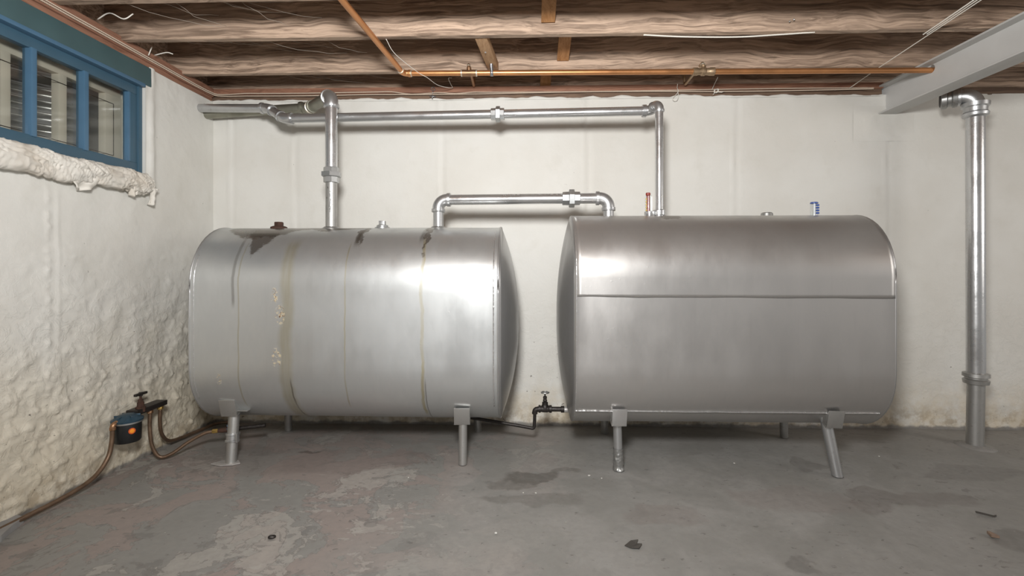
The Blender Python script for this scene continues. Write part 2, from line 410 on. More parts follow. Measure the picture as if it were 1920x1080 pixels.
def floor_z(x, y):
    return .006*fbm(V((x*.9, y*.9, 3)), 3)+.0022*fbm(V((x*5, y*5, 1)), 3) - .004
fl = link('floor', grid_mesh(lin(-2.25, 5.2, 190), lin(-5.6, .05, 140), lambda x, y: (x, y, floor_z(x, y))), M_floor)
tag(fl, 'worn grey painted concrete floor with stains and bare patches', 'floor', None, 'structure')

SEAMS = (-2.07, -1.624, -.601, .401, 1.411, 2.422)
def back_y(x, z):
    p = V((x, z, 0)); d = .0035*fbm(p*2.2+V((0, 0, 5)), 4)
    low = sstep(.38, .05, z)
    d += low*(.010*fbm(p*9, 4)+.004)
    for k, sx in enumerate(SEAMS):
        q = x-sx-.006*fbm(V((z*2, k, 2)), 3)
        d += .0075*math.exp(-(q/.006)**2)*(.25+1.3*max(0, fbm(V((z*7, k*3, 0)), 3)+.25)) - .004*math.exp(-((q-.03)/.014)**2)
    d += .010*sstep(2.20, 2.242, z)*fbm(V((x*6, z*4, 8)), 4)
    return -d
us = lin(-2.22, 3.8, 400)+[4.2, 4.7, 5.2]
bw = link('wall_back', grid_mesh(us, lin(-.03, ZT, 130), lambda x, z: (x, back_y(x, z), z)), M_wall)
tag(bw, 'cream painted concrete back wall with faint form board seams', 'wall', None, 'structure')

WY0, WY1, WZ0 = -1.98, -.60, 1.575     # window opening
def left_x(y, z):
    p = V((y, z, 0)); rough = sstep(1.0, .35, z+.25*fbm(V((y*1.3, z*1.3, 4)), 3))
    d = .010*fbm(p*1.3+V((0, 0, 9)), 3)+.0025*fbm(p*5, 4)
    d += (.25+.75*sstep(1.35, .8, z))*.0050*abs(fbm(p*8+V((3, 0, 0)), 4))
    d += rough*(.011*fbm(p*10, 5)+.012*abs(fbm(p*20, 4)))
    q = y+1.17-.006*fbm(V((z*2, 1, 2)), 2)
    band = sstep(.35, .55, z)*sstep(1.5, 1.35, z)
    d += band*.010*math.exp(-((q+.012*fbm(V((z*25, 7, 0)), 2))/.011)**2)*max(0, .3+1.1*fbm(V((z*24, 2, 0)), 4))
    hz_ = (z-1.13-.01*fbm(V((y*3, 0, 1)), 2))/.008; d += .006*math.exp(-hz_*hz_)*max(0, fbm(V((y*9, 5, 0)), 3))
    d += .010*max(0, fbm(p*3.3+V((0, 2, 7)), 5)-.33)
    q2 = y+1.12; d += band*.004*math.exp(-(q2/.006)**2)
    d += sstep(1.40, 1.62, z)*(.012+.010*fbm(V((z*5, 3, 0)), 3))*math.exp(-((y+.560+.012*fbm(V((z*4, 0, 9)), 2))/.026)**2)          # plaster bead beside the window
    fade = 1 if y < -.06 else max(0, -y/.06)
    if z > WZ0-.03 and WY0-.02 < y < WY1+.012: d = .002
    return XW+d*fade - .0*fade
ys = [-5.6, -5.0, -4.4, -3.9, -3.4, -3.0, -2.7, -2.5]+lin(-2.35, WY0, 26)+lin(WY0, WY1, 150)[1:]+lin(WY1, .02, 70)[1:]
zs = lin(-.03, WZ0, 176)+lin(WZ0, ZT, 60)[1:]
lw = link('wall_left', grid_mesh(ys[::-1], zs, lambda y, z: (left_x(y, z), y, z), lambda y, z: WY0 < y < WY1 and z > WZ0), M_wall)
tag(lw, 'cream painted lumpy left wall with flaking lower part', 'wall', None, 'structure')
bm = bmesh.new()      # the thickness of the wall round the window opening
for lo, hi in (((-2.46, WY0, WZ0-.04), (XW+.0015, WY1, WZ0)), ((-2.46, WY1, WZ0-.04), (XW-.001, WY1+.04, ZT)), ((-2.46, WY0-.04, WZ0-.04), (XW-.001, WY0, ZT))):
    add_box(bm, lo, hi, 0)
link('window_reveal', bm, M_wall, lw, False)

# sill plates on top of the walls
def boxobj(name, lo, hi, mat, parent=None, bev=.003, mtx=None):
    return link(name, box(lo, hi, bev, mtx), mat, parent, 'auto')
tp = empty('trim_1', 'reddish wooden sill plate along the top of the back wall', 'trim', None, 'structure')
boxobj('upper_plate', (-2.30, -.016, 2.283), (2.40, .10, 2.322), M_plate, tp)
bm = bmesh.new(); add_box(bm, (-2.30, .002, 2.236), (2.40, .10, 2.284), .002)
link('lower_plate', bm, M_plate_low, tp, 'auto')
boxobj('upper_plate', (2.50, -.016, 2.283), (5.2, .10, 2.322), M_joist, tp)
boxobj('lower_plate', (2.50, .002, 2.236), (5.2, .10, 2.284), M_plate_low, tp)
# smeared plaster along the top of the wall, uneven edge
def smear(x, t):
    b = .014+.020*fbm(V((x*5, 0, 3)), 4)
    z = 2.232+t*max(.006, b); return (x, -.006*math.sin(math.pi*min(1, t*1.1))-.0035+.003*fbm(V((x*12, t, 1)), 3), z)
link('plaster_smear', grid_mesh(lin(-2.18, 2.40, 260), lin(0, 1, 4), smear), M_wall, tp)
tl = empty('trim_2', 'reddish wooden sill plate along the top of the left wall', 'trim', None, 'structure')
boxobj('upper_plate', (-2.30, -5.6, 2.262), (XW+.016, -.02, 2.322), M_plate_y, tl)
boxobj('lower_plate', (-2.30, -5.6, 2.236), (XW+.004, -.02, 2.264), M_plate_y, tl)

# ------------------------------------------------------------------ ceiling: joists, rim, struts, subfloor
ZJ = 2.302
ce = empty('ceiling', 'open ceiling of dark old wooden floor joists', 'ceiling', None, 'structure')
def joist_mesh(seed):
    """2x8 joist, long axis x, origin at the bottom front edge; slightly waney bottom arris"""
    xs = lin(-2.30, 5.2, 60); prof = [(0, .004), (.004, 0), (.038, 0), (.042, .004), (.042, .205), (0, .205)]
    verts, faces = [], []
    for x in xs:
        d = .003*fbm(V((x*1.2, seed, 0)), 2)
        for k, (y, z) in enumerate(prof):
            verts.append((x, y+d*.6+(.0015*fbm(V((x*8, seed, k)), 2) if k < 4 else 0), z+d*(k < 4)))
    n = len(prof)
    for i in range(len(xs)-1):
        for k in range(n): faces.append((i*n+k, (i+1)*n+k, (i+1)*n+(k+1) % n, i*n+(k+1) % n))
    me = bpy.data.meshes.new('joist'); me.from_pydata(verts, [], faces); me.update(); return me
jm = [joist_mesh(s) for s in range(3)]
JY = [-.328, -.786, -1.166] + [-1.166-.405*i for i in range(1, 11)]
for i, y in enumerate(JY):
    o = link('joist', jm[i % 3].copy() if i < 3 else jm[i % 3], None, ce, 'auto'); o.location = (0, y, ZJ)
    if not o.data.materials: o.data.materials.append(M_joist)
boxobj('rim_joist', (-2.30, .055, 2.322), (5.2, .10, 2.51), M_joist, ce)
for i in range(0, 26):
    y0 = .10-.225*(i+1)
    boxobj('subfloor_board', (-2.30, y0, 2.508), (5.2, y0+.221, 2.53), M_joist, ce, 0)
boxobj('end_rim', (-2.30, -5.6, 2.322), (-2.26, .055, 2.508), M_joist, ce)
# bridging struts, each nailed low on one joist face and high on the joist in front
def strut(x0, x1, yA, zA, yB, zB, wd=.072, th=.022, mat=M_strut):
    a = V(((x0), yA, zA)); b = V((x1, yB, zB)); d = (b-a).normalized(); xx = V((1, 0, 0)); xx = (xx-d*xx.dot(d)).normalized(); n = d.cross(xx)
    m = Matrix((( xx.x, d.x, n.x, a.x), (xx.y, d.y, n.y, a.y), (xx.z, d.z, n.z, a.z), (0, 0, 0, 1)))
    return link('bridging_strut', box((-wd/2, 0, -th/2), (wd/2, (b-a).length, th/2), .002, m), mat, ce, 'auto')
strut(.118, .118, -.795, 2.365, -1.12, 2.495)
strut(.230, .230, -.335, 2.362, -.735, 2.49)
strut(.138, .138, .045, 2.335, -.275, 2.49)

# ------------------------------------------------------------------ steel beam with bored web
bt, bb, bx, wf = 2.300, 2.108, 2.428, .118
be = empty('steel_beam', 'grey painted steel beam under the joists, let into the back wall', 'beam')
y0, y1 = .06, -5.4
boxobj('top_flange', (bx-wf/2, y1, bt-.011), (bx+wf/2, y0, bt), M_beam, be)
boxobj('bottom_flange', (bx-wf/2, y1, bb), (bx+wf/2, y0, bb+.011), M_beam, be)
hy, hz, hr = -.365, 2.266, .0235
bm = bmesh.new(); n = 24; half = .0035      # web: plate with a round hole
zb0, zb1 = bb+.010, bt-.010
for sx in (-half, half):
    ring = [bm.verts.new((bx+sx, hy+hr*math.cos(2*math.pi*k/n), hz+hr*math.sin(2*math.pi*k/n))) for k in range(n)]
    sq = []
    for k in range(n):
        a = 2*math.pi*k/n; cy, cz = math.cos(a), math.sin(a); s = min(.07/max(abs(cy), 1e-6), (zb1-hz if cz > 0 else hz-zb0)/max(abs(cz), 1e-6))
        sq.append(bm.verts.new((bx+sx, hy+cy*s, hz+cz*s)))
    for k in range(n): bm.faces.new((ring[k], ring[(k+1) % n], sq[(k+1) % n], sq[k]))
    for k in range(n):
        pass
    def quad(ya, yb): bm.faces.new([bm.verts.new((bx+sx, yy, zz)) for yy, zz in ((ya, zb0), (yb, zb0), (yb, zb1), (ya, zb1))])
    quad(hy+.07, y0); quad(y1, hy-.07)
    for cy in (-1, 1):
        for cz in (-1, 1):
            k = [v for v in sq if (v.co.y-hy)*cy >= -1e-6 and (v.co.z-hz)*cz >= -1e-6]
            zc = zb1 if cz > 0 else zb0
            corner = bm.verts.new((bx+sx, hy+cy*.07, zc))
            side = [v for v in k if abs(abs(v.co.y-hy)-.07) < 1e-4]; cap = [v for v in k if abs(v.co.z-zc) < 1e-4]
            if side and cap:
                s1 = max(side, key=lambda v: (v.co.z-hz)*cz); c1 = max(cap, key=lambda v: (v.co.y-hy)*cy)
                if s1 is not c1: bm.faces.new((s1, c1, corner))
    if sx < 0: r0 = ring
    else:
        for k in range(n): bm.faces.new((r0[k], r0[(k+1) % n], ring[(k+1) % n], ring[k]))
bmesh.ops.recalc_face_normals(bm, faces=bm.faces)
link('web', bm, M_beam, be, False)
# plaster pocket around the beam end
def pocket(u, v):
    x = 2.21+.40*u; z = 1.93+.235*v; b = u*(1-u)*v*(1-v)*16
    return (x, -.001-.012*min(1, b*1.6)*(.6+.5*fbm(V((x*7, z*7, 2)), 3)), z)
link('plaster_pocket', grid_mesh(lin(0, 1, 40), lin(0, 1, 24), pocket), M_wall, bw)

# ------------------------------------------------------------------ window in the left wall
wi = empty('window_1', 'blue painted basement window with small panes high in the left wall', 'window', None, 'structure')
xf = -2.205
fr = [('head', (xf-.09, WY0, 2.128), (xf+.030, WY1+.035, 2.236), M_teal), ('jamb', (xf-.09, WY1-.028, WZ0), (xf+.004, WY1, 2.13), M_blue),
      ('jamb', (xf-.09, WY0, WZ0), (xf+.004, WY0+.028, 2.13), M_blue), ('frame_sill', (xf-.09, WY0+.028, WZ0), (xf+.006, WY1-.028, 1.612), M_blue),
      ('head_moulding', (xf-.02, WY0, 2.112), (xf+.032, WY1-.01, 2.132), M_blue_l)]
for nm, lo, hi, m in fr: boxobj(nm, lo, hi, m, wi, .004)
sash = [('top_rail', (xf-.045, WY0+.028, 2.062), (xf-.004, WY1-.028, 2.128), M_blue), ('bottom_rail', (xf-.045, WY0+.028, 1.612), (xf-.002, WY1-.028, 1.674), M_blue),
        ('stile', (xf-.045, WY1-.075, 1.674), (xf-.004, WY1-.028, 2.062), M_blue), ('stile', (xf-.045, WY0+.028, 1.674), (xf-.004, WY0+.07, 2.062), M_blue)]
for nm, lo, hi, m in sash: boxobj(nm, lo, hi, m, wi, .003)
MU = (-.951, -1.208, -1.465, -1.722)
for y in MU: boxobj('mullion', (xf-.04, y-.013, 1.668), (xf+.004, y+.013, 2.066), M_blue_l, wi, .004)
boxobj('glazing_bead', (xf-.035, WY1-.090, 1.674), (xf-.002, WY1-.076, 2.062), M_blue_l, wi, .003)
ed = [WY1-.075]+list(MU)+[WY0+.07]
for a, b in zip(ed, ed[1:]): boxobj('pane', (xf-.028, b+.004, 1.672), (xf-.025, a-.004, 2.064), M_glass, wi, 0)
# storm frame and corrugated well outside
st = empty('storm_sash', 'off-white storm sash behind the blue window panes', 'storm window')
boxobj('top_rail', (-2.36, WY0+.01, 2.045), (-2.32, WY1-.01, 2.12), M_white_wood, st)
boxobj('bottom_rail', (-2.36, WY0+.01, WZ0+.005), (-2.32, WY1-.01, 1.66), M_white_wood, st)
for y, wd in ((-.617, .15), (-.935, .042), (-1.199, .040), (-1.46, .04), (-1.91, .05)):
    boxobj('post', (-2.36, y-wd/2-.02, 1.655), (-2.32, y+wd/2-.02, 2.05), M_white_wood, st)
wr = bmesh.new()      # thin wire guard seen as a dark rectangle
for p in ([(-2.315, -.665, 2.0), (-2.315, -1.9, 2.0)], [(-2.315, -.665, 1.71), (-2.315, -1.9, 1.71)], [(-2.315, -.665, 1.71), (-2.315, -.665, 2.0)]):
    add_tube(wr, p, .0016, 6)
link('wire', wr, M_black, st)
def well(u, v):
    a = math.pi*u; y = -1.29-.75*math.cos(a); z = 1.35+1.25*v
    r = .02*math.sin(2*math.pi*z/.068)
    return (-2.47-(.42+r)*math.sin(a)**.7, y, z)
wl = link('exterior_window_well', grid_mesh(lin(0, 1, 40), lin(0, 1, 150), well), M_galv)
tag(wl, 'corrugated galvanised window well beyond the glass', 'window well')
boxobj('well_gravel', (-2.9, -2.05, 1.33), (-2.46, -.53, 1.36), M_mortar, wl)

# crumpled cloth along the ledge
def cloth(t, a):
    y = -2.02+1.425*t; cx, cz = -2.158, 1.556+.012*fbm(V((y*3, 0, 1)), 3)
    ca_, sa_ = math.cos(a), math.sin(a); sh = y*26+2.6*sa_+3*fbm(V((y*3, 5, 0)), 2)
    fold = -.026*abs(fbm(V((sh, ca_*.7, sa_*.7)), 3))+.017*fbm(V((y*5, ca_*1.4, sa_*1.4)), 4)+.006
    end = 1-.35*sstep(.96, 1, t)
    rx, rz = (.046+fold*.9)*end, (.056+fold*.6)*end
    ca, sa = math.cos(a), math.sin(a)
    return (cx+rx*ca, y, cz+rz*sa-.012*(ca > 0)*sstep(.2, -.8, sa))
clm = grid_mesh(lin(0, 1, 420), lin(0, 2*math.pi, 40), cloth)
cl = link('cloth_roll', clm, M_cloth)
tag(cl, 'crumpled off-white cloth stuffed along the ledge under the blue window', 'cloth')
def flap(yc, wd, ln, seed):
    def f(u, v):
        y = yc+wd*(u-.5)*(1-.55*v); z = 1.535-ln*v*(1-.35*abs(u-.4))
        return (-2.132+.016*math.sin(u*9+seed)*v+.010*fbm(V((u*4, v*3, seed)), 3)-.018*v, y, z)
    o = link('flap', grid_mesh(lin(0, 1, 16), lin(0, 1, 12), f), M_cloth, cl)
    s = o.modifiers.new('thickness', 'SOLIDIFY'); s.thickness = .004
flap(-1.03, .20, .085, 1); flap(-.60, .055, .10, 3); flap(-.73, .06, .07, 5)

# ------------------------------------------------------------------ oil tanks
def obround(r, zb, zt, yc, n=24):
    """cross-section outline (y, z), counter-clockwise from the front of the lower curve"""
    out = []
    for i in range(n+1):                     # top cap front -> back
        a = math.pi-math.pi*i/n; out.append((yc+r*math.cos(a), zt-r+r*math.sin(a)))
    for i in range(1, 12): out.append((yc+r, zt-r+(zb-zt+2*r)*i/12))
    for i in range(n+1):
        a = -math.pi*i/n; out.append((yc+r*math.cos(a), zb+r+r*math.sin(a)))
    for i in range(1, 12): out.append((yc-r, zb+r+(zt-zb-2*r)*i/12))
    return out
def head_mesh(prof, x0, sgn, depth, yc, zc, pw):
    verts, faces = [], []; n = len(prof); rings = 14
    verts += [(x0-sgn*.012, y, z) for y, z in prof]
    for k in range(rings):
        s = 1-k/rings; bul = depth*(1-s**pw)
        for y, z in prof: verts.append((x0+sgn*bul, yc+(y-yc)*s, zc+(z-zc)*s))
    for k in range(rings):
        for i in range(n): faces.append((k*n+i, k*n+(i+1) % n, (k+1)*n+(i+1) % n, (k+1)*n+i))
    verts.append((x0+sgn*depth, yc, zc)); c = len(verts)-1
    for i in range(n): faces.append((rings*n+i, rings*n+(i+1) % n, c))
    if sgn > 0: faces = [f[::-1] for f in faces]
    me = bpy.data.meshes.new('head'); me.from_pydata(verts, [], faces); me.update(); return me
def bead(pts, r, seed, closed=False):
    """lumpy weld bead along points"""
    P = []
    for a, b in zip(pts, pts[1:]):
        a, b = V(a), V(b); k = max(1, int((b-a).length/.006)); P += [a.lerp(b, i/k) for i in range(k)]
    P.append(V(pts[-1]))
    return tube(P, [r*(.75+.55*abs(noise.noise(V((i*.55, seed, 0))))) for i in range(len(P))], 6)
def leg(tank, top, foot, r, mat, extra=None, slant_cut=0):
    top, foot = V(top), V(foot)
    bm = bmesh.new(); d = (top-foot).normalized()
    add_lathe(bm, foot, d, [(0, r*.8), (.0, r), (.004, r), ((top-foot).length, r)], 22)
    if slant_cut:
        for v in bm.verts:
            if (v.co-foot).dot(d) < .006: v.co.z = foot.z+.001
    else:
        for v in bm.verts:
            if (v.co-foot).dot(d) < .001: v.co.z = foot.z
    lg = link('leg', bm, mat, tank, 'auto')
    return lg
def bracket(lg, c, wd, ht, tilt, mat, rz=0):
    """bent sheet socket welded to the shell: front plate, side cheeks, bottom lip"""
    bm = bmesh.new(); m = Matrix.Translation(V(c)) @ Matrix.Rotation(rz, 4, 'Z') @ Matrix.Rotation(tilt, 4, 'X')
    h = wd/2
    add_box(bm, (-h, -.006, -ht*.55), (h, .002, ht*.45), .002, m)
    for s in (-1, 1): add_box(bm, (s*h-(.006 if s > 0 else 0), 0, -ht*.55), (s*h+(0 if s > 0 else .006), .05, ht*.25), .0015, m)
    add_box(bm, (-h*1.02, -.004, -ht*.60), (h*1.02, .055, -ht*.53), .0015, m)
    return link('socket', bm, mat, lg, 'auto')

def make_tank(name, label, xa, xb, yc, r, zb, zt, da, db, paint, headpaint, pw=2.2):
    t = empty(name, label, 'tank', 'heating oil tanks'); t.location = ((xa+xb)/2, yc, zb)
    prof = obround(r, zb, zt, yc); n = len(prof); xs = [xa, xa+.008]+lin(xa+.02, xb-.02, 36)+[xb-.008, xb]
    verts = []
    for x in xs:
        e = min(x-xa, xb-x); rim = .004*math.exp(-(e/.012)**2)
        for y, z in prof:
            dy, dz = y-yc, z-(zb+zt)/2
            w_ = .0022*fbm(V((x*1.8, y*2, z*2)), 3)
            L = math.hypot(dy, dz); verts.append((x, y+dy/L*(rim+w_), z+dz/L*(rim+w_)))
    faces = [(i*n+k, i*n+(k+1) % n, (i+1)*n+(k+1) % n, (i+1)*n+k) for i in range(len(xs)-1) for k in range(n)]
    me = bpy.data.meshes.new('shell'); me.from_pydata(verts, [], [f[::-1] for f in faces]); me.update()
    def kid(o):
        o.parent = t; o.matrix_parent_inverse = Matrix.Translation(-t.location); return o
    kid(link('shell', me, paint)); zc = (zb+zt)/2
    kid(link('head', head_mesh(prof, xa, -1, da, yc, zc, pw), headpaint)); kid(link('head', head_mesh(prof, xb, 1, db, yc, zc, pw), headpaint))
    return t, prof, kid
def objpaint(*a, **k): return tank_paint(*a, **k)

# left tank
A = dict(xa=-1.80, xb=-.14, yc=-.445, r=.335, zb=.203, zt=1.316)
P1 = objpaint('left tank aluminium paint', (.64, .655, .655), .39,
    streaks=[(-1.27, .050, 1.24, .20, .55, 0), (-.957, .006, 1.22, .30, .6, 0), (-.545, .013, 1.26, .24, .75, 0), (-1.25, .006, .5, .2, .7, 1),
             (-.53, .005, .5, .2, .6, 1), (-1.56, .012, 1.25, .85, .5, 1), (-1.53, .006, 1.22, .3, .5, 0), (-.565, .02, 1.312, 1.2, .95, 1), (-.93, .018, 1.31, 1.18, .9, 1)],
    oil=[(-1.50, -.52, .22, .13), (-1.18, -.48, .24, .10), (-1.48, -.60, .07, .12), (-.545, -.60, .02, .12), (-.92, -.58, .02, .12)],
    chips=[(-1.335, .93, .022, .05), (-1.305, .83, .03, .06), (-1.325, .60, .03, .06), (-1.64, .48, .016, .035)])
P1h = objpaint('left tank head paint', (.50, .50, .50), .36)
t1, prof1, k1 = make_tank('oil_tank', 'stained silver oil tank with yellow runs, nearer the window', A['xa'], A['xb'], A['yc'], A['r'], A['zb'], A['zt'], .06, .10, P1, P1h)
def ring_pts(prof, x, i0=0, i1=None):
    return [(x, y, z) for y, z in prof[i0:i1]]
# welded rim seams down the front face
front = [(y, z) for y, z in prof1 if y < A['yc']+.05]
fs = sorted(front, key=lambda p: -p[1])
def frontline(prof, yc, zhi, zlo):
    f = [(y, z) for y, z in prof if y <= yc and zlo <= z <= zhi]; return sorted(f, key=lambda p: -p[1])
k1(link('weld_seam', bead([(A['xb']-.028, y-.001, z) for y, z in frontline(prof1, A['yc'], 1.30, .32)], .0048, 1), M_weld))
k1(link('weld_seam', bead([(A['xa']+.025, y-.001, z) for y, z in frontline(prof1, A['yc'], 1.15, .35)], .0022, 2), M_weld))
k1(link('rim_band', tube(ring_pts(prof1, A['xb']-.004)+[ring_pts(prof1, A['xb']-.004)[0]], .006, 8), P1h))
k1(link('rim_band', tube(ring_pts(prof1, A['xa']+.004)+[ring_pts(prof1, A['xa']+.004)[0]], .005, 8), P1h))
for (top, foot, r_, m) in (((-1.628, -.655, .30), (-1.628, -.690, 0), .0285, M_alu_dull), ((-.345, -.655, .28), (-.345, -.668, 0), .0235, M_alu_dull),
                          ((-1.545, -.22, .27), (-1.575, -.150, 0), .024, M_alu_dull), ((-.325, -.22, .27), (-.312, -.130, 0), .024, M_alu_dull)):
    lg = k1(leg(t1, top, foot, r_, m)); 
    if foot[1] < -.5:
        c = (top[0], -.716, .317) if top[0] < -1 else (top[0]+.0, -.700, .278)
        bracket(lg, c, .086, .098, .30, M_alu_dull, .08).parent = lg
        if top[0] < -1:
            cb = bmesh.new(); ax = V(top)-V(foot)
            add_lathe(cb, V(foot)+ax.normalized()*.115, ax, [(0, r_*1.02), (.001, r_*1.28), (.008, r_*1.3), (.012, r_*1.14), (.034, r_*1.14), (.038, r_*1.3), (.046, r_*1.28), (.047, r_*1.0)], 22)
            add_box(cb, (foot[0]+r_*1.05, foot[1]-.012, .115), (foot[0]+r_*1.05+.012, foot[1]+.012, .165), .002)
            link('pipe_coupling', cb, M_alu, lg, 'auto')
            sp = bmesh.new(); add_box(sp, (-1.59, -.70, .288), (-1.53, -.62, .292), .001, None); link('bracket_wing', sp, M_alu_dull, lg, 'auto')
def plug(tank_kid, x, y, z, m, kind):
    bm = bmesh.new()
    if kind == 'hex':
        add_lathe(bm, (x, y, z-.012), (0, 0, 1), [(0, .050), (.014, .046), (.019, .034)], 24)
        add_lathe(bm, (x, y, z+.004), (0, 0, 1), [(0, .027), (.025, .027), (.028, .024)], 6, .3)
    else:
        add_lathe(bm, (x, y, z-.014), (0, 0, 1), [(0, .046), (.012, .044), (.016, .034), (.022, .034), (.026, .030)], 24)
        add_box(bm, (x-.017, y-.017, z+.008), (x+.017, y+.017, z+.037), .002)
    return tank_kid(link('plug', bm, m, None, 'auto'))
tag(plug(k1, -1.486, -.445, 1.322, M_rust, 'hex'), 'rusty brown plug')
tag(plug(k1, -.857, -.445, 1.322, M_galv, 'sq'), 'galvanised square-headed plug')
for x, r_ in ((-1.166, .042), (-.520, .039)):
    k1(link('bung', lathe((x, -.445, 1.300), (0, 0, 1), [(0, r_*1.4), (.014, r_*1.35), (.020, r_*1.05), (.024, r_)], 28), M_cast, None, 'auto'))

# right tank
B = dict(xa=.256, xb=1.845, yc=-.53, r=.33, zb=.215, zt=1.372)
P2 = objpaint('right tank aluminium paint', (.57, .555, .54), .37, oil=[(.80, -.62, .05, .05)], smudge=.4)
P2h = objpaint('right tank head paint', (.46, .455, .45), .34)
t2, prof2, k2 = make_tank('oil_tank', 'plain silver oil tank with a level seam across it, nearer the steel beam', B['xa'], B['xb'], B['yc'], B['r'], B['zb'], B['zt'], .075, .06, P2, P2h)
yf = B['yc']-B['r']
# lapped upper sheet: a thin raised skin whose lower edge is the level seam
lap = []
for (y, z) in prof2[:25][::-1]: lap.append((y, z))
for k in range(1, 8): lap.append((yf, B['zt']-B['r']-(B['zt']-B['r']-.932)*k/8))
lap.append((yf, .932))
def lapf(u, v):
    i = v*(len(lap)-1); a = int(min(i, len(lap)-2)); f_ = i-a
    y = lap[a][0]*(1-f_)+lap[a+1][0]*f_; z = lap[a][1]*(1-f_)+lap[a+1][1]*f_
    off = .0020
    ny, nz = (y-B['yc'])/B['r'], max(0, z-(B['zt']-B['r']))/B['r']
    return (B['xa']+.001+(B['xb']-B['xa']-.002)*u, y+ny*off, z+nz*off+(.004*fbm(V((u*7, 0, 0)), 2)-.006*u)*(v > .99))
lo = link('lap_sheet', grid_mesh(lin(0, 1, 60), lin(0, 1, len(lap)-1), lapf), P2)
sm = lo.modifiers.new('thickness', 'SOLIDIFY'); sm.thickness = .002; sm.offset = 0
k2(lo)
cz = B['zb']+B['r']
def low_pt(ang): return (B['yc']-B['r']*math.cos(ang), cz-B['r']*math.sin(ang))
ly, lz = low_pt(math.radians(40))
k2(link('weld_seam', bead([(B['xa']+.003+(B['xb']-B['xa']-.03)*i/30, ly-.002, lz-.001+.002*noise.noise(V((i*.4, 4, 0)))) for i in range(31)], .0050, 5), M_weld))
k2(link('weld_seam', bead([(B['xa']+.003, y-.002, z) for y, z in frontline(prof2, B['yc']-.05, 1.36, .26)], .0025, 6), M_weld))
k2(link('rim_band', tube(ring_pts(prof2, B['xb']-.004)+[ring_pts(prof2, B['xb']-.004)[0]], .004, 8), P2h))
for (top, foot, r_, sl) in (((.487, -.735, .30), (.497, -.722, 0), .0225, 0), ((1.572, -.735, .30), (1.618, -.765, 0), .0265, 1),
                           ((.50, -.27, .30), (.515, -.155, 0), .024, 0), ((1.60, -.27, .30), (1.65, -.190, 0), .024, 0)):
    lg = k2(leg(t2, top, foot, r_, M_alu_dull if foot[1] > -.5 else M_alu, slant_cut=sl))
    if foot[1] < -.5:
        bracket(lg, (top[0]+(.012 if sl else 0), -.802, .310), .076, .094, .28, M_alu_dull if sl else M_weld, -.10 if sl else 0)
        if not sl:
            def crust(u, v):
                a = 2*math.pi*u; z = .002+.115*v; rr = .0235+.006*abs(fbm(V((math.cos(a)*2, math.sin(a)*2, z*40)), 4))+.006*sstep(.02, 0, z)
                cx = .497-.01*z/.3; return (cx+rr*math.cos(a), -.722-.013*z/.3+rr*math.sin(a), z)
            o = tag(link('peeling_paint', grid_mesh(lin(0, 1, 40), lin(0, 1, 30), crust), M_cast, lg), 'crusty flaking paint at the foot')
k2(tag(link('plug', lathe((1.388, -.50, 1.362), (0, 0, 1), [(0, .046), (.006, .040), (.010, .034), (.030, .031), (.034, .026)], 10), M_cast, None, 'auto'), 'grey cast plug'))
for x, r_ in ((.482, .038),):
    k2(link('bung', lathe((x, -.49, 1.352), (0, 0, 1), [(0, r_*1.3), (.018, r_*1.25), (.024, r_*1.0)], 28), M_alu, None, 'auto'))

# level gauges on the right tank
g = empty('level_gauge', 'clear tank gauge with blue stripes on a rusty flange, atop the right tank', 'gauge', 'tank gauges')
gx, gy, gz = 1.655, -.50, 1.368
link('flange', lathe((gx, gy, gz-.004), (0, 0, 1), [(0, .043), (.006, .043), (.010, .036), (.013, .020)], 20), M_rust, g, 'auto')
link('vial', lathe((gx, gy, gz+.008), (0, 0, 1), [(0, .0195), (.070, .0195), (.074, .017)], 20), M_vial, g, 'auto')
link('cap', lathe((gx, gy, gz+.078), (0, 0, 1), [(0, .0205), (.006, .0205), (.009, .017)], 20), M_blue_g, g, 'auto')
link('rod', lathe((gx-.003, gy-.008, gz+.008), (0, 0, 1), [(0, .005), (.070, .005)], 10), M_white_g, g, 'auto')
bm = bmesh.new()
for i in range(4): add_box(bm, (gx+.003, gy-.0205, gz+.018+.015*i), (gx+.018, gy-.010, gz+.028+.015*i), .001)
link('stripe', bm, M_blue_g, g, 'auto')
link('collar', lathe((gx, gy, gz+.004), (0, 0, 1), [(0, .021), (.006, .021)], 20), M_white_g, g, 'auto')
g = empty('level_gauge', 'red and white tank gauge beside the foot of the thin upright pipe', 'gauge', 'tank gauges')
gx, gy, gz = .712, -.50, 1.395
link('vial', lathe((gx, gy, gz), (0, 0, 1), [(0, .019), (.098, .019), (.102, .015)], 20), M_vial, g, 'auto')
link('float_rod', lathe((gx-.002, gy, gz), (0, 0, 1), [(0, .009), (.100, .009), (.104, .0135), (.116, .0135), (.118, .010)], 14), M_red, g, 'auto')
link('scale_strip', box((gx+.010, gy-.016, gz+.004), (gx+.018, gy-.006, gz+.094), .001), M_white_g, g, 'auto')
bm = bmesh.new()
for i in range(5): add_box(bm, (gx-.019, gy-.014, gz+.012+.016*i), (gx-.012, gy-.006, gz+.020+.016*i), .001)
link('mark', bm, M_yellow_g, g, 'auto')

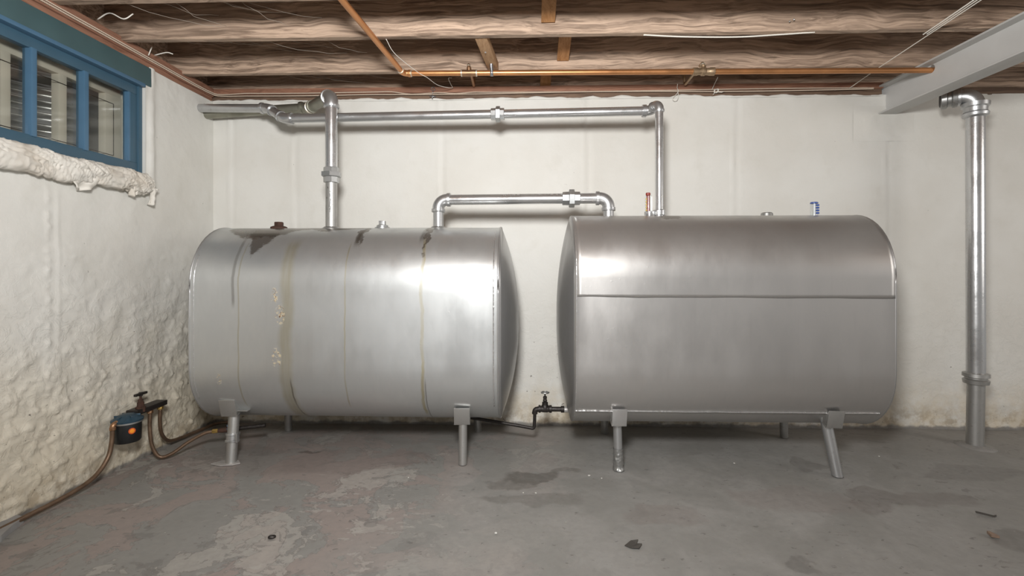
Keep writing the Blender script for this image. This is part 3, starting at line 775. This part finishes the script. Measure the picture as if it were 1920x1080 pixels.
# ------------------------------------------------------------------ fill pipe (left tank)
fp = empty('fill_pipe', 'thick silver fill pipe rising from the stained tank to the wall top', 'pipe')
fx, fy = -1.166, -.445
el = V((fx, fy, 2.115)); back = V((-1.452, -.105, 2.155))
bd = (back-el).normalized()
link('riser', tube([(fx, fy, 1.31), (fx, fy, 1.60)], .0335, 28), M_alu_dull, fp, 'auto')
link('riser', tube([(fx, fy, 1.66), (fx, fy, 2.05)], .0350, 28), M_alu_bright, fp, 'auto')
link('union', union((fx, fy, 1.635), (0, 0, 1), .034, .095), M_galv, fp, 'auto')
link('elbow', elbow(el, (0, 0, -1), bd, .052, .0345), M_alu, fp, 'auto')
link('offset_pipe', tube([el+bd*.05, back], .034, 24), M_alu_old, fp, 'auto')
link('collar', lathe(back-bd*.035, bd, [(0, .035), (.002, .042), (.024, .042), (.026, .035)], 24), M_solder, fp, 'auto')
link('elbow', elbow(back, -bd, (-1, 0, 0), .045, .031), M_alu_old, fp, 'auto')
link('wall_run', tube([back+V((-.045, 0, 0)), (-2.20, -.070, 2.128)], .031, 24), M_alu_old, fp, 'auto')
bm = bmesh.new()
def mark(pts):
    q = []
    for a, z in pts: q.append((fx+.0337*math.sin(a), fy-.0337*math.cos(a), z))
    add_tube(bm, q, .0013, 6)
for pts in ([(.05, 1.52), (.15, 1.51), (.1, 1.50)], [(.12, 1.535), (.25, 1.53)], [(0, 1.44), (.15, 1.47), (.2, 1.49)], [(.1, 1.425), (.3, 1.45), (.55, 1.455)], [(.15, 1.41), (.2, 1.44)],
            [(-.5, 1.50), (-.45, 1.49)], [(.3, 1.485), (.35, 1.475)], [(-.3, 1.56), (-.2, 1.55)]): mark(pts)
tag(link('marker_strokes', bm, M_ink, fp), 'black handwritten marker strokes')

# ------------------------------------------------------------------ vent pipe (both tanks, along the wall)
vp = empty('vent_pipe', 'long silver vent pipe along the back wall dropping to the right tank', 'pipe')
r_ = .0272
a0, a1 = V((-2.20, -.135, 2.150)), V((-1.675, -.215, 2.118))
b0, b1 = V((-1.52, -.315, 2.018)), V((.735, -.395, 2.020))
d1 = (a0-a1).normalized(); dm = (b0-a1).normalized(); d2 = (b1-b0).normalized()
link('pipe_run', tube([a0, a1+d1*.03], r_, 24), M_alu, vp, 'auto')
link('pipe_run', tube([b0+d2*.03, V((-.205, -.362, 2.0185))], r_, 24), M_alu, vp, 'auto')
link('pipe_run', tube([V((-.135, -.364, 2.0185)), b1-d2*.03], r_, 24), M_alu_bright, vp, 'auto')
link('elbow', elbow(a1, d1, dm, .035, r_, band=.014), M_alu, vp, 'auto')
link('nipple', tube([a1+dm*.03, b0-dm*.03], r_*1.05, 20), M_alu, vp, 'auto')
link('elbow', elbow(b0, -dm, d2, .035, r_, band=.014), M_alu, vp, 'auto')
link('union', union((-.170, -.363, 2.0185), d2, r_, .085), M_galv, vp, 'auto')
vx, vy = .782, -.47
c0 = b1+V((.030, 0, 0)); c1 = V((vx, vy, 2.046)); dc = (c1-c0).normalized()
link('collar', lathe(b1-d2*.035, d2, [(0, r_), (.002, r_*1.34), (.024, r_*1.36), (.028, r_*1.1)], 24), M_alu, vp, 'auto')
link('elbow', elbow(b1+V((.012, 0, 0)), -d2, (c1-b1).normalized(), .028, r_*.95, band=.006), M_alu, vp, 'auto')
link('elbow', elbow(c1, (b1-c1).normalized(), (0, 0, -1), .040, .0225, band=.012), M_alu, vp, 'auto')
link('drop_pipe', tube([(vx, vy, 2.0), (vx-.004, vy-.02, 1.41)], .0232, 24), M_alu_bright, vp, 'auto')
bm = bmesh.new()
add_lathe(bm, (.775, -.492, 1.352), (0, 0, 1), [(0, .030), (.028, .030), (.032, .036), (.058, .036), (.064, .027)], 20)
add_lathe(bm, (.718, -.50, 1.352), (0, 0, 1), [(0, .018), (.018, .022), (.034, .029), (.050, .029), (.054, .020)], 18)
add_box(bm, (.715, -.512, 1.386), (.775, -.482, 1.404), .004)
link('tank_fitting', bm, M_alu_bright, vp, 'auto')

# ------------------------------------------------------------------ crossover pipe between the tanks
cp = empty('crossover_pipe', 'short silver pipe bridging the tops of both tanks', 'pipe')
r_ = .0305; za, yb_ = 1.484, -.49
L0, R0 = V((-.520, -.445, za)), V((.484, yb_, za)); dd = (R0-L0).normalized()
link('elbow', elbow(L0, (0, 0, -1), dd, .052, r_), M_alu, cp, 'auto')
link('elbow', elbow(R0, -dd, (0, 0, -1), .052, r_), M_alu, cp, 'auto')
link('nipple', tube([(-.520, -.445, 1.315), (-.520, -.445, 1.43)], r_, 24), M_alu, cp, 'auto')
link('nipple', tube([(.484, yb_, 1.36), (.484, yb_, 1.43)], r_, 24), M_alu, cp, 'auto')
um = L0.lerp(R0, .785)
link('pipe_run', tube([L0+dd*.06, um-dd*.035], r_, 24), M_alu_bright, cp, 'auto')
link('pipe_run', tube([um+dd*.035, R0-dd*.06], r_, 24), M_alu_bright, cp, 'auto')
link('union', union(um, dd, r_, .105), M_galv, cp, 'auto')

# ------------------------------------------------------------------ drain stack on the right
ds = empty('drain_stack', 'thick silver drain pipe standing on the floor right of the steel beam', 'pipe')
px, py, pr = 2.722, -.318, .0455
link('stack', tube([(px+.008, py+.012, -.01), (px+.004, py, .40)], pr*.93, 28), M_alu_dull, ds, 'auto')
link('stack', tube([(px+.004, py, .40), (px, py, 2.02)], pr, 28), M_alu_bright, ds, 'auto')
link('hub', lathe((px+.004, py, .375), (0, 0, 1), [(0, pr*1.0), (.004, pr*1.32), (.026, pr*1.40), (.034, pr*1.15), (.040, pr*1.15), (.046, pr*1.42), (.066, pr*1.40), (.072, pr*1.0)], 28), M_alu_dull, ds, 'auto')
link('hub', lathe((px, py, 1.985), (0, 0, 1), [(0, pr*1.0), (.01, pr*1.34), (.026, pr*1.42), (.036, pr*1.22), (.060, pr*1.26), (.066, pr*1.46), (.088, pr*1.50), (.094, pr*1.05)], 28), M_alu, ds, 'auto')
ec = V((px, py, 2.125)); ed_ = V((-.80, .60, .0)).normalized()
link('elbow', elbow(ec, (0, 0, -1), ed_, .062, pr*.86), M_alu, ds, 'auto')
link('hub', lathe(ec+ed_*.075, ed_, [(0, pr*.9), (.006, pr*1.22), (.028, pr*1.3), (.034, pr*1.05), (.05, pr*1.05), (.056, pr*1.28), (.08, pr*1.26), (.085, pr*.95)], 26), M_cast, ds, 'auto')
link('socket_bore', lathe(ec+ed_*.150, ed_, [(0, pr*.95), (.012, pr*.95), (.014, pr*.80)], 26), M_black, ds, 'auto')
ft = lathe((px+.008, py+.010, -.012), (0, 0, 1), [(0, .10), (.010, .095), (.016, .066), (.020, .045)], 26)
for v in ft.verts: v.co.x += .012*fbm(v.co*14, 3); v.co.y += .012*fbm(v.co*14+V((5, 0, 0)), 3)
link('mortar_collar', ft, M_floor, ds)

# ------------------------------------------------------------------ copper water line
cw = empty('copper_pipe', 'bright copper water pipe slung below the joists', 'pipe')
r_ = .0160; zc_ = 2.272; E0 = V((-.750, -.372, zc_))
near = V((-1.06, -4.2, zc_+.004)); dn = (near-E0).normalized(); E1 = V((2.60, -.365, 2.257)); dr = (E1-E0).normalized()
link('elbow', elbow(E0, dn, dr, .030, r_, 16, .016), M_copper, cw, 'auto')
link('pipe_run', tube([E0+dn*.03, near], r_, 18), M_copper, cw, 'auto')
T1, T2 = E0+dr*.405, E0+dr*1.822
link('pipe_run', tube([E0+dr*.03, T1-dr*.02], r_, 18), M_copper, cw, 'auto')
link('pipe_run', tube([T1+dr*.02, T2-dr*.04], r_, 18), M_copper, cw, 'auto')
link('pipe_run', tube([T2+dr*.04, E1], r_, 18), M_copper, cw, 'auto')
for q in (E0+dr*.050, E0+dn*.050, T1-dr*.046, T1+dr*.046):
    d_ = dn if q == E0+dn*.050 else dr
    link('solder_ring', lathe(q-d_*.004, d_, [(0, r_), (.001, r_*1.3), (.008, r_*1.3), (.009, r_)], 18), M_solder, cw, 'auto')
bm = bmesh.new(); add_lathe(bm, T1-dr*.042, dr, [(0, r_*1.22), (.084, r_*1.22)], 18); add_lathe(bm, T1, (0, -.1, 1), [(0, r_*.9), (.030, r_*.9), (.032, r_*.6)], 14)
link('tee', bm, M_copper_dull, cw, 'auto')
bm = bmesh.new(); add_lathe(bm, T2-dr*.062, dr, [(0, r_*1.2), (.003, r_*1.5), (.026, r_*1.5), (.034, r_*1.3), (.05, r_*1.3), (.056, r_*1.62), (.072, r_*1.62), (.078, r_*1.3), (.10, r_*1.42), (.104, r_*1.55), (.13, r_*1.55), (.133, r_*1.2)], 10)
add_lathe(bm, T2+dr*.002, (0, -.1, 1), [(0, r_*.95), (.026, r_*.8), (.028, r_*1.0), (.034, r_*1.0), (.036, r_*.7)], 14)
link('bronze_tee', bm, M_bronze, cw, 'auto')
for T, hx in ((T1, 0), (T2, 0)):
    s0 = T+V((0, -.003, .028)); s1 = T+V((-.002, -.004, .052)); yb2 = -.045
    pth = smooth_path([s0, s1, V((T.x-.004, yb2, s1.z-.012)), V((T.x-.004, yb2, 2.40))], .022, 6)
    link('branch_tube', tube(pth, .0095, 12), M_copper_dull if T is T1 else M_bronze, cw, 'auto')
    link('branch_ferrule', lathe(s1-V((0, 0, .012)), (0, 0, 1), [(0, .010), (.001, .0125), (.006, .0125), (.007, .010)], 12), M_solder, cw, 'auto')
hb = empty('pipe_hanger', 'slanted pine block with a metal strap holding the copper pipe', 'hanger')
hx0, hx1 = V((-.236, -.735, 2.318)), V((-.196, -.345, 2.312))
d_ = (hx1-hx0).normalized(); xx = V((1, 0, 0)); xx = (xx-d_*xx.dot(d_)).normalized(); nn = xx.cross(d_)
m = Matrix(((xx.x, d_.x, nn.x, hx0.x), (xx.y, d_.y, nn.y, hx0.y), (xx.z, d_.z, nn.z, hx0.z), (0, 0, 0, 1)))
link('block', box((-.034, .0, -.014), (.030, (hx1-hx0).length, .030), .002, m), M_hanger, hb, 'auto')
pc = E0+dr*.545; bm = bmesh.new(); pts = []
for i in range(-20, 21):
    a = math.radians(i*5.2); pts.append((pc.y-(r_+.002)*math.sin(a)*1.0, pc.z-(r_+.002)*math.cos(a)))
pts = [(-.44, 2.306)]+pts[::-1]+[(-.352, 2.300)]
for dx in (0,):
    vs = [[bm.verts.new((pc.x+s*.009, y, z)) for s in (-1, 1)] for y, z in pts]
    for a, b in zip(vs, vs[1:]): bm.faces.new((a[0], a[1], b[1], b[0]))
so = link('strap', bm, M_steel_strap, hb); s = so.modifiers.new('thickness', 'SOLIDIFY'); s.thickness = .002
link('nail', lathe((pc.x-.02, -.60, 2.298), (0, 0, -1), [(0, .003), (.004, .003), (.005, .006), (.007, .005)], 8), M_weld, hb, 'auto')

# ------------------------------------------------------------------ oil filter on the left wall
of = empty('oil_filter', 'black canister oil filter with blue lid and valve low on the left wall', 'filter')
fxx, fyy = -2.085, -.842
link('canister', lathe((fxx, fyy, .168), (0, 0, 1), [(0, .040), (.004, .055), (.012, .060), (.105, .062), (.112, .060)], 32), M_canister, of, 'auto')
link('lid', lathe((fxx, fyy, .278), (0, 0, 1), [(0, .060), (.001, .069), (.010, .070), (.014, .062), (.022, .055), (.030, .040), (.036, .022)], 32), M_dark_blue, of, 'auto')
link('lid_ring', lathe((fxx, fyy, .270), (0, 0, 1), [(0, .061), (.001, .068), (.009, .068), (.010, .061)], 32), M_cast, of, 'auto')
bm = bmesh.new()
for k in range(6):
    a = k*math.pi/3; add_box(bm, (-.004, .012, 0), (.004, .056, .014), .002, Matrix.Translation((fxx, fyy, .296)) @ Matrix.Rotation(a, 4, 'Z'))
link('lid_rib', bm, M_dark_blue, of, 'auto')
ba = math.radians(58); bp = V((fxx+.0622*math.sin(ba), fyy-.0622*math.cos(ba), .236)); bn = V((math.sin(ba), -math.cos(ba), 0))
link('badge', lathe(bp-bn*.003, bn, [(0, .0155), (.004, .0155), (.0045, .012)], 24), M_red_badge, of, 'auto')
tag(link('badge_centre', lathe(bp, bn, [(0, .011), (.0022, .010), (.003, .004)], 24), M_orange, of, 'auto'), 'round orange badge')
link('wall_bracket', box((-2.165, -.80, .287), (-2.105, -.575, .300), .002), M_cast, of, 'auto')
tag(link('mount_arm', box((-2.13, -.800, .290), (-2.065, -.585, .318), .004), M_black, of, 'auto'), 'dark bar carrying the valve')
bm = bmesh.new(); vx_, vy_ = -2.085, -.755
add_lathe(bm, (vx_, vy_, .300), (0, 0, 1), [(0, .024), (.026, .024), (.028, .017), (.05, .016), (.052, .013), (.066, .012), (.068, .006), (.092, .006)], 8)
link('valve_body', bm, M_rust, of, 'auto')
bm = bmesh.new(); add_box(bm, (vx_-.008, vy_-.040, .388), (vx_+.008, vy_+.040, .402), .004, Matrix.Identity(4)); add_lathe(bm, (vx_, vy_, .384), (0, 0, 1), [(0, .010), (.020, .010)], 10)
link('handle', bm, M_black, of, 'auto')
link('inlet_elbow', elbow((fxx-.01, fyy-.078, .283), (0, 0, -1), (.1, 1, 0), .014, .011, 12, .010), M_copper_dull, of, 'auto')
for yy, m_ in ((-.690, M_copper_dull), (-.615, M_brass)):
    link('compression_nut', lathe((-2.085, yy, .268), (0, 0, 1), [(0, .010), (.004, .0155), (.022, .0155), (.026, .012)], 6), m_, of, 'auto')
# copper oil lines
M_line = plain('tarnished copper line', (.20, .130, .085), .45, .6, .35, 24, .1)
ol = tube(spline([(fxx-.012, fyy-.078, .268), (-2.098, -.922, .20), (-2.10, -.945, .12), (-2.105, -1.02, .055), (-2.118, -1.15, .026), (-2.13, -1.35, .018), (-2.135, -1.8, .014), (-2.135, -2.6, .012)], 10), .0105, 12)
tag(link('oil_line', ol, M_line), 'brown copper oil line running from the filter forward along the wall foot', 'tube', 'copper oil lines')
ol = empty('oil_line', 'copper oil line looping from the filter to a small blue valve at the tank leg', 'tube', 'copper oil lines')
link('tubing', tube(spline([(-2.085, -.690, .270), (-2.085, -.692, .19), (-2.075, -.688, .09), (-2.045, -.672, .022), (-1.995, -.645, .030), (-1.93, -.60, .080), (-1.86, -.565, .118), (-1.815, -.548, .124)], 10), .0095, 12), M_line, ol, 'auto')
va = V((1, .25, .06)).normalized(); v0 = V((-1.825, -.552, .124))
link('ferrule', lathe(v0, va, [(0, .010), (.004, .013), (.03, .012), (.032, .009)], 6), M_brass, ol, 'auto')
link('connector', lathe(v0+va*.03, va, [(0, .010), (.02, .014), (.05, .015), (.054, .011)], 10), M_rust, ol, 'auto')
bm = bmesh.new(); q = v0+va*.085
add_lathe(bm, q, va, [(0, .013), (.006, .022), (.016, .018), (.03, .024), (.044, .018), (.05, .010)], 6)
for k in range(6):
    a = k*math.pi/3; add_box(bm, (.010, -.006, -.005), (.030, .006, .005), .002, Matrix.Translation(q+va*.015+V((0, -.01, .004))) @ Matrix.Rotation(a, 4, 'Y'))
tag(link('shutoff', bm, plain('blue valve', (.09, .15, .24), .45, .3, .3, 70, .3), ol, 'auto'), 'small blue shut-off')
link('tail', tube([q+va*.045, q+va*.20], .012, 12), M_black, ol, 'auto')
ol = tube(spline([(-2.085, -.615, .272), (-2.09, -.612, .20), (-2.10, -.585, .12), (-2.125, -.50, .050), (-2.13, -.40, .028), (-2.12, -.25, .022), (-2.09, -.10, .020), (-1.98, -.055, .02)], 10), .0095, 12)
tag(link('oil_line', ol, M_line), 'copper oil line curving from the filter bracket back into the corner', 'tube', 'copper oil lines')

# ------------------------------------------------------------------ gate valve between the tanks
gv = empty('gate_valve', 'blackened valve with round handwheel low between the two tanks', 'valve')
gy, gz = -.43, .236; X = V((1, 0, 0))
link('body', lathe((.078, gy, gz), X, [(0, .014), (.001, .023), (.012, .023), (.014, .018), (.03, .021), (.05, .021), (.062, .018), (.064, .023), (.078, .023), (.080, .016)], 12), M_black, gv, 'auto')
link('bonnet', lathe((.117, gy, gz), (0, 0, 1), [(0, .022), (.022, .021), (.026, .0175), (.040, .0175), (.043, .011), (.052, .0135), (.058, .010), (.066, .012), (.076, .010), (.078, .004), (.095, .004)], 12), M_black, gv, 'auto')
bm = bmesh.new(); hw = V((.117, gy, .334))
add_tube(bm, [hw+V((.0215*math.cos(2*math.pi*k/20)*(1+.06*math.cos(10*math.pi*k/20*1.0)), .0215*math.sin(2*math.pi*k/20), 0)) for k in range(21)], .0042, 8)
for k in range(4):
    a = k*math.pi/2+.3; add_tube(bm, [hw+V((0, 0, -.002)), hw+V((.021*math.cos(a), .021*math.sin(a), 0))], .003, 6)
add_lathe(bm, hw-V((0, 0, .006)), (0, 0, 1), [(0, .007), (.010, .007), (.012, .004)], 8)
link('handwheel', bm, M_cast, gv, 'auto')
link('nipple', lathe((.156, gy, gz-.001), X, [(0, .0145), (.055, .0145), (.056, .020), (.074, .020), (.076, .016)], 16), M_black, gv, 'auto')
tag(link('tank_nipple', lathe((.226, gy, gz-.003), X, [(0, .017), (.06, .017)], 16), M_shim, gv, 'auto'), 'pale nipple into the tank head')
link('bright_nipple', lathe((.062, gy, gz), X, [(0, .009), (.018, .009)], 12), M_weld, gv, 'auto')
link('elbow', elbow((.056, gy, gz-.002), (1, 0, 0), (0, 0, -1), .014, .0125, 14, .010), M_black, gv, 'auto')
link('tube', tube(smooth_path([(.056, gy, .212), (.055, gy, .170), (.052, gy, .118), (-.05, gy+.01, .133), (-.20, gy+.03, .150), (-.36, gy+.06, .165)], .012, 6), [.0125]*3+[.0092]*200 if False else .0098, 12), M_black, gv, 'auto')

# ------------------------------------------------------------------ twine and cords
def P_(x, y, z): return V((x, y, z))
pl = [V((XW+.020, -3.2, 2.292)), V((XW+.020, -2.2, 2.290)), V((XW+.021, -1.2, 2.287)), V((XW+.022, -.55, 2.284)), V((XW+.024, -.10, 2.282)), V((XW+.075, -.024, 2.281))]
pb = [V((x, -.021, 2.281+.002*math.sin(x*5))) for x in lin(-1.95, -.92, 10)]
up = [p+V((0, 0, -.001)) for p in pl]+[p+V((0, 0, .006)) for p in pb]
dn_ = [p+V((0, -.001, -.012)) for p in pl+pb]
mid1 = [V((-.92, -.021, 2.287)), V((-.78, -.021, 2.270)), V((-.60, -.022, 2.279)), V((-.48, -.021, 2.272)), V((-.36, -.022, 2.280))]
rt = [V((x, -.021, 2.280-.004*math.sin((x+.36)*2.2))) for x in lin(-.30, 2.33, 20)]
rt2 = [V((x, -.022, 2.271+.004*math.sin(x*3.1))) for x in lin(-.92, 2.33, 24)]
twine('twine', [spline(up+mid1[1:]+rt, 3)], M_twine, 'upper strand of twine along the reddish sill plate', group='twine on the sill plates', r=.0024)
twine('twine', [spline(dn_[:-1]+rt2, 3)], M_twine, 'lower strand of twine along the reddish sill plate', group='twine on the sill plates', r=.0024)
jb = ZJ-.002
twine('cord', [spline([V((.62, -.765, jb)), V((.82, -.765, jb-.012)), V((1.1, -.762, jb-.016)), V((1.32, -.765, jb-.008)), V((1.50, -.768, jb+.001))], 8)], M_cord, 'white cord sagging under the second joist from the wall', 'cord', r=.0024)
twine('cord', [[V((2.17, -.022, 2.281)), V((2.14, -.32, 2.290)), V((2.10, -.745, 2.294)), V((2.05, -1.2, 2.294)), V((1.98, -1.9, 2.294))]], M_cord, 'thin white cord running from the sill plate under the joists beside the beam', 'cord', r=.0015)
twine('cord', [[V((2.075, -.735, 2.297)), V((2.02, -1.2, 2.297)), V((1.95, -1.9, 2.296))], [V((2.09, -.74, 2.297)), V((2.035, -1.2, 2.297)), V((1.965, -1.9, 2.296))]], M_cord, 'doubled white cord ending at the second joist beside the beam', 'cord', r=.002)
o = tag(link('wire', tube(spline([(-.745, -.755, 2.302), (-.72, -.66, 2.262), (-.64, -.45, 2.245), (-.60, -.385, 2.240), (-.565, -.20, 2.262), (-.50, -.05, 2.300), (-.505, -.06, 2.32), (-.515, -.10, 2.345), (-.49, -.11, 2.345)], 8), .0017, 6), M_cord), 'thin bent white wire hanging from a joist behind the copper pipe', 'wire')
lp = spline([(1.005, -.10, 2.292), (1.018, -.05, 2.285), (1.032, -.028, 2.272), (1.020, -.027, 2.250), (.995, -.027, 2.224), (1.005, -.027, 2.206), (1.025, -.027, 2.212), (1.032, -.027, 2.240), (1.030, -.027, 2.262)], 6)
tag(link('string_loop', tube(lp, .0018, 6), M_cord), 'loop of white string dangling from the sill plate twine', 'string')
kn = bmesh.new()
for k in range(3):
    add_tube(kn, [V((1.285+.015*math.cos(t_*.6+k), -.028+.006*math.sin(t_*.9+k*2), 2.270+.012*math.sin(t_*.6+k*1.3))) for t_ in range(12)], .0022, 6)
add_tube(kn, [(1.29, -.03, 2.262), (1.32, -.034, 2.258), (1.335, -.034, 2.264)], .0022, 6); add_tube(kn, [(1.28, -.03, 2.26), (1.262, -.032, 2.243)], .0015, 6)
add_tube(kn, spline([(1.268, -.10, 2.335), (1.262, -.06, 2.305), (1.256, -.03, 2.275)], 4), .0018, 6)
tag(link('string_knot', kn, M_cord), 'knotted ball of white string on the sill plate twine', 'string')
hk = bmesh.new(); hc = V((-.632, -.030, 2.302))
add_tube(hk, [hc+V((.012*math.cos(a), 0, .012*math.sin(a))) for a in lin(-1.3, 4.4, 16)], .0022, 6); add_tube(hk, [hc+V((0, 0, -.012)), hc+V((-.006, .012, -.04))], .0022, 6)
add_tube(hk, [hc+V((-.024, 0, -.048)), hc+V((.018, 0, -.052))], .003, 6); add_tube(hk, [hc+V((-.004, 0, -.04)), hc+V((-.006, 0, -.068))], .004, 6)
tag(link('screw_eye', hk, M_steel_strap), 'small metal screw eye in the sill plate above the vent pipe', 'hook')
hn = bmesh.new()
add_tube(hn, [(1.36, -.792, 2.345), (1.348, -.81, 2.338)], .004, 6); add_lathe(hn, (1.372, -.80, 2.349), (.7, -.5, .4), [(0, .0045), (.006, .006), (.008, .003)], 8)
tag(link('nail', hn, M_weld), 'bent nail in the face of the second joist', 'nail')
cw_ = bmesh.new()
for k in range(26):
    x0 = rnd.uniform(-2.1, -1.0); y0_ = rnd.choice((-.78, -1.16, -.33)); x1 = x0+rnd.uniform(.1, .5); y1_ = y0_-.36
    a = V((x0, y0_+.0, rnd.uniform(2.31, 2.42))); b = V((x1, y0_+.30, rnd.uniform(2.32, 2.46)))
    p = [a.lerp(b, t_/6)+V((0, 0, -.03*math.sin(math.pi*t_/6)))+V((rnd.uniform(-.006, .006),)*3) for t_ in range(7)]
    add_tube(cw_, p, .0007, 4)
tag(link('cobweb', cw_, M_web), 'dusty cobweb threads between the joists above the window corner', 'cobweb', None, 'stuff')
tf = bmesh.new()
for pts in ([(-2.12, -.98, 2.31), (-2.04, -1.0, 2.33), (-1.97, -1.0, 2.30), (-1.93, -.99, 2.33)], [(-2.13, -.60, 2.30), (-2.06, -.60, 2.315), (-2.03, -.59, 2.31)], [(-2.15, -.62, 2.29), (-2.13, -.62, 2.34)]):
    add_tube(tf, spline(pts, 5), .003, 6)
tag(link('twine_scraps', tf, M_cord), 'frayed scraps of white twine on the left sill plate', 'twine', None, 'stuff')

# ------------------------------------------------------------------ bits on the floor
def flat_bit(name, pts, z, th, mat, label, cat, group=None, curl=0.0):
    bm = bmesh.new(); f = bm.faces.new([bm.verts.new((x, y, z+curl*abs(fbm(V((x*30, y*30, 2)), 2)))) for x, y in pts])
    bmesh.ops.recalc_face_normals(bm, faces=[f])
    r = bmesh.ops.extrude_face_region(bm, geom=[f])
    for v in r['geom']:
        if isinstance(v, bmesh.types.BMVert): v.co.z += th
    bmesh.ops.recalc_face_normals(bm, faces=bm.faces)
    return tag(link(name, bm, mat, None, False), label, cat, group)
flat_bit('metal_shim', [(-1.725, -.715), (-1.66, -.735), (-1.60, -.725), (-1.57, -.70), (-1.60, -.665), (-1.69, -.67)], .0, .006, M_shim, 'pale metal shim under the front leg of the stained tank', 'shim')
flat_bit('dead_leaf', [(.385, -1.425), (.405, -1.445), (.435, -1.45), (.452, -1.425), (.435, -1.41), (.445, -1.392), (.415, -1.395)], .0, .003, M_leaf, 'small dark dead leaf on the floor in front of the right tank', 'leaf', None, .012)
flat_bit('wood_chip', [(1.868, -1.322), (1.893, -1.330), (1.888, -1.295), (1.878, -1.292)], .0, .010, M_chip, 'small brown wood chip on the floor at far right', 'chip')
flat_bit('twig', [(1.985, -1.128), (2.03, -1.165), (2.045, -1.158), (2.05, -1.152), (2.033, -1.157), (1.99, -1.120)], .0, .005, M_leaf, 'short dark twig on the floor before the drain pipe', 'twig')
flat_bit('mortar_patch', [(-2.20, -2.2), (-2.05, -2.2), (-2.055, -1.60), (-2.07, -1.46), (-2.10, -1.40), (-2.13, -1.32), (-2.20, -1.30)], -.006, .030, M_mortar, 'grey slab of mortar along the foot of the left wall', 'mortar')
tag(link('washer', tube([(-1.015+.013*math.cos(a), -1.405+.010*math.sin(a), .003) for a in lin(0, 6.2832, 16)], .0032, 6), M_black), 'small dark metal ring on the floor in the foreground', 'ring')
FL = ((.33, -.80, 'behind the other of two near the right tank left front leg'), (.39, -.83, 'nearest the foot of the right tank left front leg'), (-.01, -1.0, 'left of a pair past the dark floor stain'),
      (.05, -1.0, 'right of a pair past the dark floor stain'), (-.12, -1.35, 'alone in the middle foreground'), (-.60, -.85, 'left of the stained tank right front leg'),
      (1.15, -.62, 'between the legs of the right tank'), (2.02, -.50, 'between the right tank and drain pipe'))
for i, (x, y, where) in enumerate(FL):
    a = rnd.uniform(0, 6); s = rnd.uniform(.004, .007)
    flat_bit('paint_flake', [(x+s*math.cos(a+k*1.3)*rnd.uniform(.6, 1.2), y+s*math.sin(a+k*1.3)) for k in range(5)], .001, .002, M_flake, 'white paint flake '+where, 'flake', 'paint flakes on the floor')
